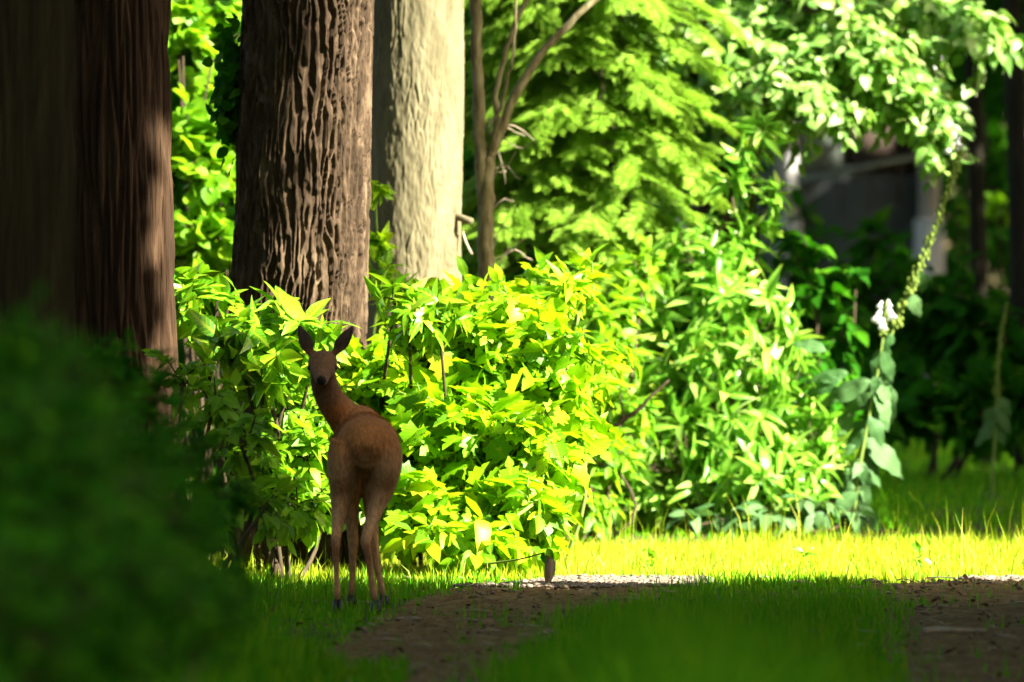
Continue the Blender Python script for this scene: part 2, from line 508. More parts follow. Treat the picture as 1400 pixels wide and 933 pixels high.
# ------------------------------------------------------------------ ground
def gh(x, y):
    x = np.asarray(x, float); y = np.asarray(y, float)
    h = 0.05 * (fbm(x * .35, y * .35, 3, 3) - .45) + 0.018 * (vnoise(x * 3, y * 3, 8) - .5)
    h = h * np.clip(np.abs(y - 0) / 10, 0, 1)
    h = h + 0.10 * np.clip((-x - .9) / 1.2, 0, 1) * np.clip((y - 28) / 4, 0, 1)
    t = np.clip((y - 118) / 60, 0, 1)
    return h + 26 * t * t * (3 - 2 * t)


xs = np.unique(np.concatenate([np.linspace(-260, -20, 25), np.linspace(-20, -5, 31), np.linspace(-5, 5, 141), np.linspace(5, 20, 31), np.linspace(20, 260, 25)]))
ys = np.unique(np.concatenate([np.linspace(-60, 20, 41), np.linspace(20, 42, 281), np.linspace(42, 120, 120), np.linspace(120, 420, 50)]))
X, Y = np.meshgrid(xs, ys)
gv = np.stack([X.ravel(), Y.ravel(), gh(X, Y).ravel()], 1)
g = link('ground', mesh_tris('ground', gv, grid_tris(len(xs), len(ys)), mat=M['soil']))
g['kind'] = 'structure'

# wheel ruts of the track: (distance, left edge, right edge)
RUT_L = np.array([(8, -1.5, -.75), (16, -1.2, -.50), (20, -.98, -.30), (24.4, -.66, -.04), (27, -.60, .06), (30, -.44, .30), (32, -.22, .72), (33, .08, .86), (33.55, .30, .84)])
RUT_R = np.array([(8, .8, 2.2), (20, 1.12, 2.9), (24.4, 1.26, 3.3), (28, 1.44, 3.7), (31, 1.54, 4.2), (33, 1.62, 5.2), (33.5, 1.9, 6.0), (33.9, 2.3, 7.0)])


def rut_mask(x, y):
    """Positive inside a rut (metres to the nearest edge)."""
    out = np.full(np.shape(x), -9.0)
    for r in (RUT_L, RUT_R):
        l = np.interp(y, r[:, 0], r[:, 1]); q = np.interp(y, r[:, 0], r[:, 2])
        s = np.minimum(np.minimum(x - l, q - x), r[-1, 0] - y)
        out = np.maximum(out, s)
    return out


for r in (RUT_L, RUT_R):
    yy = np.concatenate([np.arange(10, 23, .12), np.arange(23, r[-1, 0] + .001, .02)])
    uu = np.linspace(0, 1, 60)
    l = np.interp(yy, r[:, 0], r[:, 1]) - .06; q = np.interp(yy, r[:, 0], r[:, 2]) + .06
    PX = l[:, None] * (1 - uu) + q[:, None] * uu; PY = np.repeat(yy[:, None], 60, 1)
    edge = np.clip(np.minimum(uu, 1 - uu) * 8, 0, 1)[None]
    PZ = gh(PX, PY) + .005 + edge * (.045 * np.clip(fbm(PX * 9, PY * 9, 21, 4) - .42, 0, 1) + .02 * np.clip(vnoise(PX * 45, PY * 45, 5) - .6, 0, 1))
    p = link('path', mesh_tris('path', np.stack([PX.ravel(), PY.ravel(), PZ.ravel()], 1), grid_tris(60, len(yy)), mat=M['track']))
    p['kind'] = 'structure'

# pebbles bedded in the ruts
pb = Geo()
ico = np.array([(0, 0, 1), (.89, 0, .45), (.28, .85, .45), (-.72, .53, .45), (-.72, -.53, .45), (.28, -.85, .45), (.72, .53, -.45), (-.28, .85, -.45), (-.89, 0, -.45), (-.28, -.85, -.45), (.72, -.53, -.45), (0, 0, -1)])
icof = np.array([(0, 1, 2), (0, 2, 3), (0, 3, 4), (0, 4, 5), (0, 5, 1), (1, 6, 2), (2, 7, 3), (3, 8, 4), (4, 9, 5), (5, 10, 1), (2, 6, 7), (3, 7, 8), (4, 8, 9), (5, 9, 10), (1, 10, 6), (11, 7, 6), (11, 8, 7), (11, 9, 8), (11, 10, 9), (11, 6, 10)])
n = 7000
x = RNG.uniform(-1.2, 4.2, n); y = RNG.uniform(23, 33.9, n)
k = rut_mask(x, y) > -.02
x, y = x[k], y[k]
s = np.minimum(.002 + RNG.exponential(.0035, len(x)), .02)
s = np.where((y > 32.0) & (RNG.uniform(0, 1, len(x)) < .7), s * 1.3, s)
sc = s[:, None] * RNG.uniform(.6, 1.3, (len(x), 3)); sc[:, 2] *= .6
v = ico[None] * RNG.uniform(.8, 1.2, (len(x), 12, 1)) * sc[:, None, :]
a = RNG.uniform(0, 6.28, len(x)); ca, sa = np.cos(a)[:, None], np.sin(a)[:, None]
v = np.stack([v[..., 0] * ca - v[..., 1] * sa, v[..., 0] * sa + v[..., 1] * ca, v[..., 2]], -1)
v += np.stack([x, y, gh(x, y) + .012 + sc[:, 2] * .4], 1)[:, None, :]
t = icof[None] + (np.arange(len(x)) * 12)[:, None, None]
gr = link('gravel', mesh_tris('gravel', v.reshape(-1, 3), t.reshape(-1, 3), smooth=False, mat=M['pebble']))
gr['kind'] = 'stuff'
n = 12000
x = RNG.uniform(-.35, 1.0, n); y = RNG.uniform(31.9, 33.6, n)
n2 = 9000
x = np.concatenate([x, RNG.uniform(2.0, 4.0, n2)]); y = np.concatenate([y, RNG.uniform(33.35, 33.95, n2)])
k = (rut_mask(x, y) > -.03) & (y + .35 * vnoise(x * 4, y * 4, 66) > 32.2)
x, y = x[k], y[k]
s = np.minimum(.004 + RNG.exponential(.004, len(x)), .018)
sc = s[:, None] * RNG.uniform(.6, 1.3, (len(x), 3)); sc[:, 2] *= .55
v = ico[None] * RNG.uniform(.75, 1.25, (len(x), 12, 1)) * sc[:, None, :]
v = v + np.stack([x, y, gh(x, y) + .016 + sc[:, 2] * .4], 1)[:, None, :]
t = icof[None] + (np.arange(len(x)) * 12)[:, None, None]
gr = link('gravel', mesh_tris('gravel', v.reshape(-1, 3), t.reshape(-1, 3), smooth=False, mat=M['pale_grit']))
gr['kind'] = 'stuff'


# fallen leaves and bits of twig on the ground
n = 1500
x = RNG.uniform(-1.4, 4.0, n); y = RNG.uniform(23.5, 34, n)
P = np.stack([x, y, gh(x, y) + .02], 1)
v, t, u = scatter(TPL['ovate'], P, frames(RNG.normal(0, 1, (n, 3)) * np.array([1, 1, .15]), RNG.normal(0, .35, (n, 3)) + np.array([0, 0, 1.])), RNG.uniform(.015, .05, n))
fl = link('fallen_leaves', mesh_tris('fallen_leaves', v, t, uv=u, mat=M['litter'])); fl['kind'] = 'stuff'
tg_ = Geo()
for _ in range(160):
    x0 = RNG.uniform(-1.2, 4); y0 = RNG.uniform(24, 33.4); a0 = RNG.uniform(0, 3.14); l0 = RNG.uniform(.03, .14)
    z0_ = float(gh(x0, y0)) + .022
    tg_.tube([(x0, y0, z0_), (x0 + l0 * .5 * math.cos(a0 + .2), y0 + l0 * .5 * math.sin(a0 + .2), z0_ + .006), (x0 + l0 * math.cos(a0), y0 + l0 * math.sin(a0), z0_)], .003, 4)
o = tg_.build('twig_litter', M['dead_twig']); o['kind'] = 'stuff'


# ------------------------------------------------------------------ grass
def grass(name, mat, x, y, h, w, lean=.35):
    n = len(x)
    a = RNG.uniform(0, 2 * math.pi, n); b2 = RNG.uniform(0, 2 * math.pi, n)
    side = np.stack([np.cos(a), np.sin(a), np.zeros(n)], 1) * w[:, None]
    ln = np.stack([np.cos(b2), np.sin(b2), np.zeros(n)], 1) * (h * np.abs(RNG.normal(0, lean, n)))[:, None]
    p = np.stack([x, y, gh(x, y) - .005], 1)
    up = np.zeros((n, 3)); up[:, 2] = h
    V = np.stack([p - side, p + side, p + up * .55 + ln * .3 + side * .8, p + up * .55 + ln * .3 - side * .8, p + up * .95 + ln], 1)
    T = np.array([(0, 1, 2), (0, 2, 3), (3, 2, 4)])[None] + (np.arange(n) * 5)[:, None, None]
    o = link(name, mesh_tris(name, V.reshape(-1, 3), T.reshape(-1, 3), mat=mat))
    o['kind'] = 'stuff'
    return o


def spread(n, x0, x1, y0, y1, pad=.25):
    y = RNG.uniform(y0, y1, n); wide = 700 / F * y + pad
    x = RNG.uniform(-1, 1, n) * wide
    k = (x > x0) & (x < x1)
    return x[k], y[k]


# sunlit meadow strip beyond the track
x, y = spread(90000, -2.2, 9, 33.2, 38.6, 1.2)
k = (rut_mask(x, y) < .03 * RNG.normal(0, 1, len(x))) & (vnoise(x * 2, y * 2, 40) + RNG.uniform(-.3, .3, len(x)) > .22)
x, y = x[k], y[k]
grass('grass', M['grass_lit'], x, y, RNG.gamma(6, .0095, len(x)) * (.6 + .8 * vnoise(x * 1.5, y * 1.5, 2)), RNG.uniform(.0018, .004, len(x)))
# verge and the median between the ruts
x, y = spread(110000, -3, 5, 21, 34.0, .3)
rm = rut_mask(x, y)
k = ((rm < -.03 + .07 * RNG.normal(0, 1, len(x))) | ((vnoise(x * 5, y * 2.5, 71) > .78) & (RNG.uniform(0, 1, len(x)) < .35))) & (vnoise(x * 3, y * 3, 41) + RNG.uniform(-.35, .35, len(x)) > .25)
x, y = x[k], y[k]
hh = RNG.gamma(5, .012, len(x)) * (.55 + .9 * vnoise(x * 1.2, y * 1.2, 4))
hh *= np.where(x < -.5, 1.25, 1.0)
hh = hh * np.interp(y, [29, 32.5], [1, .6])
hh = np.where((np.abs(x + .6) < .4) & (y < 30.3) & (y > 26), hh * .45, hh)
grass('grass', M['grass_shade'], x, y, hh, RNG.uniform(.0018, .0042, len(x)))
# tall blades of the median close to the lens
x = RNG.normal(.40, .26, 9000); y = RNG.uniform(14.5, 20, 9000)
x = x + (y - 17) * .04
k = (x > -.15) & (x < .93)
x, y = x[k], y[k]
grass('grass', M['grass_shade'], x, y, (.30 + .20 * np.exp(-((x - .42) / .38) ** 2)) * RNG.uniform(.6, 1.08, len(x)), RNG.uniform(.003, .006, len(x)), .25)
# tall verge at the left, close to the lens
x = RNG.uniform(-1.6, -.35, 9000); y = RNG.uniform(17.5, 25, 9000)
grass('grass', M['grass_shade'], x, y, RNG.uniform(.2, .36, len(x)) * np.clip((-.45 - x) * 2, .25, 1), RNG.uniform(.003, .006, len(x)), .3)
# shaded woodland floor beyond
x, y = spread(90000, -6, 9, 38.4, 85, .6)
k = vnoise(x * .9, y * .5, 44) + RNG.uniform(-.3, .3, len(x)) > .3
x, y = x[k], y[k]
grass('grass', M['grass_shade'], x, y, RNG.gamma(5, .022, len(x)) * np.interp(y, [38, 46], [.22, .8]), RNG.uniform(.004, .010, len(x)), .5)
# long seeded stalks along the strip
x, y = spread(420, -1, 5, 34, 38.5, .5)
grass('grass_stalks', M['grass_lit'], x, y, RNG.uniform(.15, .34, len(x)), RNG.uniform(.0018, .003, len(x)), .25)


# ------------------------------------------------------------------ trunks
def trunk_mesh(root, px0, px1, r_px, d, kind, mat, flare=.0, top=13., nu=300, nv=360, rot=0., flute=0.):
    """px0: centre column at the photograph's top edge, px1: at row 400. r_px: radius in photograph pixels."""
    k = pxm(d)
    r0 = r_px / k
    z_hi = CAM_H + (HZ + 40) / k
    zs = np.concatenate([np.linspace(-.15, z_hi, nv), np.linspace(z_hi, top, 26)[1:]])
    th = np.arange(nu) * 2 * math.pi / nu
    TH, Z = np.meshgrid(th, zs)
    slope = (px0 - px1) / 400.0
    zt = CAM_H + HZ / k
    cx = ((px0 - 700) + (zt - 0) * 0) / k
    CX = (px0 - 700) / k - (zt - Z) * slope
    CX = np.where(Z > zt, (px0 - 700) / k + (Z - zt) * slope, CX)
    Rr = r0 * (1 - .018 * (Z - 2.0)) + flare * np.exp(-np.clip(Z, 0, 9) / .45)
    u = TH / (2 * math.pi)
    if kind == 'furrow':
        per = 46
        tri = lambda p: np.abs((p % 1.0) * 2 - 1)
        fine_ = .22 * (vnoise(u * 114, Z * 20, 4, 114) - .5)
        w1 = 2.2 * (vnoise(u * 23, Z * 3.3, 3, 23) - .5) + .9 * (vnoise(u * 46, Z * 8.5, 5, 46) - .5) + fine_
        w2 = 2.2 * (vnoise(u * 23, Z * 3.3 + 7.3, 13, 23) - .5) + .9 * (vnoise(u * 46, Z * 8.5, 15, 46) - .5) + fine_
        h = np.maximum(tri(u * per + w1), tri(u * per + w2 + .3) * .96)
        e = np.clip((h - .46 - .16 * vnoise(u * 76, Z * 16, 25, 76)) / .26, 0, 1); e = e * e * (3 - 2 * e)
        crack = np.clip((vnoise(u * 50 + w1 * .3, Z * 15, 33, 50) - .70) * 6, 0, 1)
        dsp = .026 * (e * (1 - .55 * crack) - .6) + .012 * (vnoise(u * 38, Z * 4, 44, 38) - .5) * e + .004 * (vnoise(u * 120, Z * 26, 7, 120) - .5) + .003 * (vnoise(u * 190, Z * 60, 17, 190) - .5) + .012 * (vnoise(u * 6, Z * 1.1, 27, 6) - .5)
    elif kind == 'fine':
        per = 60
        f1, f2, cid = worley(u * per + 1.6 * (vnoise(u * 30, Z * 8, 3, 30) - .5), Z * 7 + 1.5 * vnoise(u * per, Z * 5, 6, per), per, 12)
        e = np.clip((f2 - f1) / .35, 0, 1)
        pt = np.clip((vnoise(u * 16, Z * 2.2, 18, 16) - .35) * 2.2, 0, 1)
        dsp = .0062 * (e - .5) * pt + .005 * (cid - .5) * pt + .018 * (vnoise(u * 7, Z * 1.3, 8, 7) - .5) + .006 * (vnoise(u * 50, Z * 9, 19, 50) - .5) + .004 * (vnoise(u * 130, Z * 40, 9, 130) - .5)
    else:
        per = 34
        w = 1.1 * (vnoise(u * 17, Z * 1.5, 3, 17) - .5)
        f1, f2, cid = worley(u * per + w, Z * 1.5 + .8 * vnoise(u * per, Z * .6, 6, per), per, 32)
        e = np.clip((f2 - f1) / .45, 0, 1)
        dsp = .022 * (e - .5) + .008 * (cid - .5) + .007 * (vnoise(u * 130, Z * 6, 7, 130) - .5)
    Rr = Rr + dsp + flute * (np.cos(TH * 5 + rot + .6 * np.sin(Z * .7)) * .6 + np.cos(TH * 3 + 1 + rot) * .4) * (1 + 1.5 * np.exp(-np.clip(Z, 0, 9) / .6))
    V = np.stack([CX + Rr * np.cos(TH), d + Rr * np.sin(TH), Z], -1).reshape(-1, 3)
    base = np.array(root.location)
    o = link('trunk', mesh_tris('trunk', V - base, grid_tris(nu, len(zs), True), mat=mat), root)
    return float((px0 - 700) / k + (top - zt) * slope)


def base_of(px, d):
    x = (px - 700) / F * d
    return (x, d, float(gh(x, d)))


T_FUR = thing('tree', 'thick dark tree with deeply furrowed bark, sunlit along one side, behind the deer', 'tree', base_of(405, 35))
trunk_mesh(T_FUR, 421, 409, 88, 35, 'furrow', M['furrowed_bark'], .10, 14, 440, 460)
T_PALE = thing('tree', 'pale smooth sunlit tree trunk between the furrowed tree and the forked sapling', 'tree', base_of(565, 38))
trunk_mesh(T_PALE, 571, 566, 63, 38, 'fine', M['pale_bark'], .10, 14, 320, 360)
T_RED = thing('tree', 'shaded reddish tree with stringy fibrous bark above the dark bush', 'tree', base_of(160, 33))
trunk_mesh(T_RED, 157, 160, 70, 33, 'fibre', M['red_bark'], .12, 14, 260, 220, flute=.012)
T_GREY = thing('tree', 'dull brown blurred tree trunk cut by the edge of the photo', 'tree', base_of(15, 27))
trunk_mesh(T_GREY, 14, 8, 84, 27, 'fibre', M['grey_bark'], .10, 14, 220, 180, flute=.012)


# ------------------------------------------------------------------ canopy that shades the deer and the track (all above the frame), its leaves cut away along rays to spots meant to be sunlit
P1 = np.array([SUN_H[1] * -1, SUN_H[0], 0.0]); P1 = P1 / np.linalg.norm(P1)     # horizontal, across the light
P2 = np.cross(SUN, P1)
GC = .10; GN = 900


def to_grid(p):
    return ((p @ P1) / GC + 60).astype(int), ((p @ P2) / GC + 450).astype(int)


gap = np.zeros((1200, GN), bool)


def open_gap(pts, dil=3):
    a, b2 = to_grid(pts)
    k = (a > 2) & (a < 1197) & (b2 > 2) & (b2 < GN - 3)
    for da in range(-dil, dil + 1):
        for db in range(-dil, dil + 1):
            gap[a[k] + da, b2[k] + db] = True


def vol(px0, px1, py0, py1, d0, d1, n):
    d = RNG.uniform(d0, d1, n)
    return np.stack([(RNG.uniform(px0, px1, n) - 700) / F * d, d, CAM_H + (HZ - RNG.uniform(py0, py1, n)) / F * d], 1)


def lit_ground(n):
    x = RNG.uniform(-1.0, 7, n); y = RNG.uniform(31.5, 38.1, n)
    e = np.interp((x / y * F) + 700, [560, 640, 750, 1000, 1200, 1400, 2000], [32.4, 32.1, 32.05, 33.0, 33.5, 33.6, 33.8]) + .12 * (vnoise(x * 5, y * 0, 77) - .5)
    k = y > e + .15
    return np.stack([x[k], y[k], 0 * x[k] + .05], 1)


open_gap(lit_ground(9000), 2)
open_gap(vol(470, 830, 370, 790, 33.6, 35.5, 5000))
open_gap(vol(330, 480, 350, 640, 33.2, 34.0, 1200), 2)
open_gap(vol(240, 440, 330, 450, 33.1, 33.8, 1500), 3)
open_gap(vol(500, 640, -20, 420, 37.6, 38.4, 2000))
th_ = RNG.uniform(-.80, .5, 4000)     # the strip of the furrowed trunk that the sun reaches
open_gap(np.stack([-.99 + .31 * np.cos(th_), 35 + .31 * np.sin(th_), RNG.uniform(0, 3.4, 4000)], 1), 1)
open_gap(vol(225, 330, -20, 380, 39, 42, 2500))
open_gap(vol(640, 980, -20, 745, 39, 46, 14000))
open_gap(vol(960, 1090, 330, 700, 40, 42.5, 4000), 2)
open_gap(vol(1090, 1220, 330, 560, 40, 42, 1500), 1)
open_gap(vol(740, 1370, -60, 230, 42.5, 46, 9000))
open_gap(vol(1200, 1330, 180, 490, 41, 41.4, 600))
open_gap(vol(1262, 1280, 60, 130, 87.7, 87.8, 40), 1)
open_gap(vol(1066, 1086, 150, 260, 87.7, 87.8, 60), 1)



gap_near = gap.copy()
for _ in range(2):
    g0 = gap_near.copy()
    for da in (-1, 0, 1):
        for db in (-1, 0, 1):
            gap_near |= np.roll(np.roll(g0, da, 0), db, 1)


def in_gap(p):
    a, b2 = to_grid(np.asarray(p, float))
    return bool(gap_near[np.clip(a, 0, 1199), np.clip(b2, 0, GN - 1)].any())


def crown_leaves(c, r, n):
    v = RNG.normal(0, 1, (n, 3)); v = nz(v) * (RNG.uniform(0, 1, n) ** .38)[:, None]
    p = np.asarray(c) + v * np.asarray(r)
    cl = fbm(p[:, 0] * .8 + p[:, 2] * .5, p[:, 1] * .8 - p[:, 2] * .3, 91, 2)
    p = p[cl > .30]
    # keep the sun's way open, keep above the camera's view
    a, b2 = to_grid(p)
    a = np.clip(a, 0, 1199); b2 = np.clip(b2, 0, GN - 1)
    vis_top = CAM_H + (HZ + 60) / F * np.clip(p[:, 1], 1, 300)
    ok = (~gap[a, b2]) & ((p[:, 2] > vis_top + .3) | (p[:, 1] > 75) | (np.abs(p[:, 0]) > .08 * p[:, 1] + 1))
    return p[ok]


def canopy(root, c, r, n, size=.36, mat='canopy_leaf'):
    p = crown_leaves(c, r, n)
    k = len(p)
    d = nz(RNG.normal(0, 1, (k, 3)) + np.array([0, 0, -.2])); nn = nz(SUN[None] * .8 + RNG.normal(0, .55, (k, 3)))
    ga, gb2 = to_grid(p)
    near = gap_near[np.clip(ga, 0, 1199), np.clip(gb2, 0, GN - 1)]
    v, t, u = scatter(TPL['small'], p, frames(d, nn), RNG.uniform(.7, 1.3, k) * np.where(near, .5, 1.0) * size, np.full(k, 1.15))
    o = link('crown', mesh_tris('crown', v - np.array(root.location), t, uv=u, mat=M[mat]), root)


def limbs(root, x, y, top, r, mat, n=7, spread_=3.5, z0=5.5):
    g2 = Geo()
    for i in range(n):
        a = RNG.uniform(0, 6.28); z = RNG.uniform(z0, top - 1)
        e = np.array([x + math.cos(a) * spread_, y + math.sin(a) * spread_, z + 1.6])
        lp = np.array([x, y, z]) + np.linspace(0, 1, 12)[:, None] * (e - np.array([x, y, z]))
        ga, gb2 = to_grid(lp)
        if gap[np.clip(ga, 0, 1199), np.clip(gb2, 0, GN - 1)].any(): continue
        g2.tube(spline([(x, y, z), ((x + e[0]) / 2, (y + e[1]) / 2, z + .5), e], 6), np.linspace(r * .4, r * .1, 6), 5)
    if g2.n:
        o = g2.build('limbs', mat, root); o['kind'] = 'stuff'


for (T, c, mt) in ((T_FUR, (-.9, 35, 11), 'furrowed_bark'), (T_PALE, (-.4, 38.5, 11.5), 'pale_bark'), (T_RED, (-2, 33, 11), 'red_bark'), (T_GREY, (-2.2, 27, 11), 'grey_bark')):
    limbs(T, T.location[0], T.location[1], 14, .2, M[mt])
    canopy(T, c, (4, 4, 4), 5000, .32)

shade_spots = []
for iy, yy in enumerate(np.arange(-2, 112, 9.5)):
    for xx in (7.5, 15.5, 24.):
        shade_spots.append((xx + (4 if iy % 2 else 0) * .6 + random.uniform(-1, 1), yy + random.uniform(-1.5, 1.5)))
shade_spots += [(-9, 20), (-8, 32), (-9, 44), (-7, 56), (-4, 66), (-10, 70), (-6, 84), (-14, 92), (2, 78), (0, 97), (8.2, 101), (9, 84), (13, 82), (8, 78), (11, 76), (17, 79), (7, 68)]  # some of these added to keep stray sun off the house
for i, (xx, yy) in enumerate(shade_spots):
    if abs(xx) < .068 * yy + .8 and yy < 60:
        xx = math.copysign(.068 * yy + 1.2, xx)
    for dx in (0, .7, -.7, 1.4, -1.4, 2.1, -2.1, 2.8):
        if not in_gap([(xx + dx, yy, z_) for z_ in np.arange(0, 12, .2)]):
            xx += dx
            break
    r = thing('woodland_tree', 'tall leafy woodland tree standing outside the picture and shading the track', 'tree', (xx, yy, float(gh(xx, yy))), 'tall trees around the clearing')
    tb = Geo(); tb.tube(spline([(xx, yy, gh(xx, yy) - .2), (xx + .1, yy, 4), (xx, yy + .1, 9), (xx, yy, 13)], 8), np.linspace(.30, .10, 8), 10)
    tb.build('trunk', M['furrowed_bark'], r)
    limbs(r, xx, yy, 13, .22, M['furrowed_bark'], 5)
    canopy(r, (xx, yy, 10.6), (6.4, 6.4, 4.2), 8500 if xx > 0 else 4000, .36)


for i, (xx, yy) in enumerate(((5.2, 29.3), (7.0, 28.3), (9.0, 27.2), (11, 26), (6.2, 28.9), (8.1, 27.5), (10, 26.6), (6.4, 41.5), (6.8, 38.4), (8.4, 40.2), (6.6, 45), (9, 43.5), (7, 50), (4.6, 17), (6.2, 20), (4.4, 22.5), (6.4, 24.5), (5.0, 27), (7.4, 27.6), (8.6, 22), (3.4, 13), (8.8, 17))):  # unseen evergreens added to keep sun off deer, trunks and far ground
    for dx in (0, .4, -.4, .8, -.8, 1.2, -1.2, 1.8, 2.4):
        if xx + dx > .068 * yy + 1.6 and not in_gap([(xx + dx, yy, z_) for z_ in np.arange(0, 9.5, .2)]):
            xx += dx
            break
    r = thing('shade_evergreen', 'dense tall evergreen added beside the track, unseen, to block the sun', 'tree', (xx, yy, float(gh(xx, yy))), 'evergreens added to block the sun')
    tb = Geo(); tb.tube(spline([(xx, yy, -.1), (xx, yy + .05, 3), (xx, yy, 9.5)], 8), np.linspace(.2, .05, 8), 10); tb.build('trunk', M['red_bark'], r)
    canopy(r, (xx, yy, 5.2), (1.9, 1.9, 5.0), 6500, .26)


for i, (xx, yy) in enumerate(((-4.9, 14), (-4.5, 18), (-5.0, 22), (-4.9, 26), (-5.3, 30), (-6.5, 33.5), (-7.5, 24), (-7, 16))):  # unseen evergreens added to cut sky light reaching the left-hand trunks
    r = thing('shade_evergreen', 'dense dark evergreen added off the dark side of the track, unseen, to dim the sky light', 'tree', (xx, yy, float(gh(xx, yy))), 'evergreens added to dim the sky light')
    tb = Geo(); tb.tube(spline([(xx, yy, -.1), (xx, yy + .05, 3), (xx, yy, 9.5)], 8), np.linspace(.2, .05, 8), 10); tb.build('trunk', M['red_bark'], r)
    canopy(r, (xx, yy, 5.2), (1.9, 1.9, 5.2), 4500, .30)


# ------------------------------------------------------------------ shrubs
def shrub(name, label, cat, base, lumps, kind, mat, size, twigs=40, per=7, limit=200, stem='twig', droop=.3, upright=.35, whorl=False, group=None, wid=1.0, jit=.5, stem_r=.012, nrm_up=.5):
    """lumps: (px, py, distance, radius px, depth factor) - rounded masses of twigs; leaves sit along the twigs."""
    root = thing(name, label, cat, base, group)
    b = np.array(root.location)
    tw = Geo(); P = []; D = []; Nn = []; S = []
    for (px, py, d, rp, df) in lumps:
        c = at(px, py, d); r = rp / pxm(d)
        start = b + RNG.normal(0, .05, 3) * np.array([1, 1, 0])
        tw.tube(spline([start, (start + c) / 2 + RNG.normal(0, .06, 3), c], 7), np.linspace(stem_r, stem_r * .6, 7), 6)
        n = max(4, int(twigs * (rp / 60.0) ** 2))
        for i in range(n):
            v = nz(RNG.normal(0, 1, 3)); v[2] = v[2] * .9 + upright * .4
            e = c + v * np.array([r, r * df, r]) * RNG.uniform(.55, 1.08)
            if e[2] < gh(e[0], e[1]) + .03: e[2] = gh(e[0], e[1]) + .03 + RNG.uniform(0, .08)
            s = c + (e - c) * .2 + RNG.normal(0, .15, 3) * r
            L = np.linalg.norm(e - s)
            mid = (s + e) / 2 + np.array([0, 0, droop * .25 * L])
            cv = spline([s, mid, e], 6)
            tw.tube(cv, np.linspace(stem_r * .4, stem_r * .16, 6), 4, cap=False)
            tg = nz(np.gradient(cv, axis=0))
            m_ = per
            if whorl:
                a0 = RNG.uniform(0, 6.28)
                ax = tg[-1]; x_ = nz(np.cross(ax, (0.3, .2, 1))); y_ = np.cross(ax, x_)
                for j in range(m_):
                    a = a0 + j * 6.283 / m_ + RNG.normal(0, .45)
                    o = x_ * math.cos(a) + y_ * math.sin(a)
                    P.append(cv[-1] - ax * RNG.uniform(0, .02)); D.append(o * 1.0 + ax * RNG.uniform(-.1, 1.1) + np.array([0, 0, RNG.uniform(-.7, .1)]))
                    Nn.append(ax * .9 + np.array([0, 0, .4]) + RNG.normal(0, .3, 3)); S.append(size * RNG.uniform(.45, 1.2))
            else:
                for j in range(m_):
                    q = .25 + .75 * (j + RNG.uniform(0, .6)) / m_; kx = min(int(q * 5), 4); f = q * 5 - kx
                    p = cv[kx] * (1 - f) + cv[min(kx + 1, 5)] * f
                    ax = tg[kx]; sd = nz(np.cross(ax, (0, 0, 1))) * (1 if j % 2 else -1)
                    P.append(p); D.append(ax * .6 + sd * .8 + np.array([0, 0, -droop]) + RNG.normal(0, jit * .5, 3))
                    Nn.append(np.array([0, 0, nrm_up]) + v * .45 + RNG.normal(0, jit * .6, 3) + np.array([.1, -.2, 0])); S.append(size * RNG.uniform(.4, 1.2))
                P.append(cv[-1]); D.append(tg[-1] + RNG.normal(0, .2, 3)); Nn.append(np.array([0, 0, 1.]) + RNG.normal(0, .4, 3)); S.append(size * RNG.uniform(.8, 1.2))
    o = tw.build('twigs', M[stem], root); o['kind'] = 'stuff'
    P = np.array(P); D = np.array(D); Nn = np.array(Nn); S = np.array(S)
    leaves(root, kind, M[mat], P, D, Nn, S, limit, np.full(len(P), wid) * RNG.uniform(.85, 1.15, len(P)))
    return root


def gb(px, d):
    x = (px - 700) / F * d
    return (x, d, float(gh(x, d)))


Y1 = shrub('broadleaf_shrub', 'big sunlit yellow-green shrub with toothed leaves beside the deer', 'shrub', gb(630, 34.4),
           [(560, 520, 34.6, 85, .8), (650, 480, 34.6, 95, .8), (735, 520, 34.6, 90, .8), (600, 620, 34.3, 95, .8), (700, 630, 34.2, 95, .8), (560, 700, 34.1, 70, .8), (640, 720, 34.0, 80, .8), (715, 720, 34.0, 60, .8), (770, 600, 34.6, 60, .8), (612, 462, 34.8, 44, .8), (500, 640, 34.4, 60, .8), (500, 540, 34.6, 60, .8)],
           'lobed', 'yellow_leaf', .13, twigs=22, per=6, limit=290, droop=.5, stem='green_stem', jit=.95, nrm_up=.35)
shrub('broadleaf_shrub', 'low yellow-green shrub growing out at the foot of the big sunlit one', 'shrub', gb(640, 33.6),
      [(590, 745, 33.6, 45, .9), (650, 755, 33.5, 45, .9), (700, 750, 33.5, 40, .9), (728, 690, 33.8, 34, .9)], 'ovate', 'yellow_leaf', .12, twigs=26, per=6, limit=120, droop=.5, stem='green_stem')
shrub('elder_shoots', 'upright yellow-green leafy shoots rising above the sunlit shrub', 'shrub', gb(770, 35.6),
      [(745, 410, 35.4, 45, .8), (795, 400, 35.6, 42, .8), (700, 420, 35.2, 40, .8), (825, 490, 35.6, 40, .8), (640, 405, 35.6, 24, .8), (790, 540, 35.4, 45, .8)], 'ovate', 'yellow_leaf', .105, twigs=34, per=7, limit=150, upright=.9, droop=.25, wid=.8, stem='green_stem')
shrub('laurel_shrub', 'glossy green shrub with whorled long leaves below the furrowed tree', 'shrub', gb(345, 33.8),
      [(300, 440, 33.7, 46, .8), (365, 455, 33.6, 42, .8), (432, 475, 33.6, 34, .8), (262, 415, 33.8, 36, .8), (340, 480, 33.5, 45, .8), (400, 500, 33.5, 55, .8)], 'lance', 'rhodo_leaf', .165, twigs=22, per=8, limit=220, whorl=True, upright=1.0, wid=1.35)
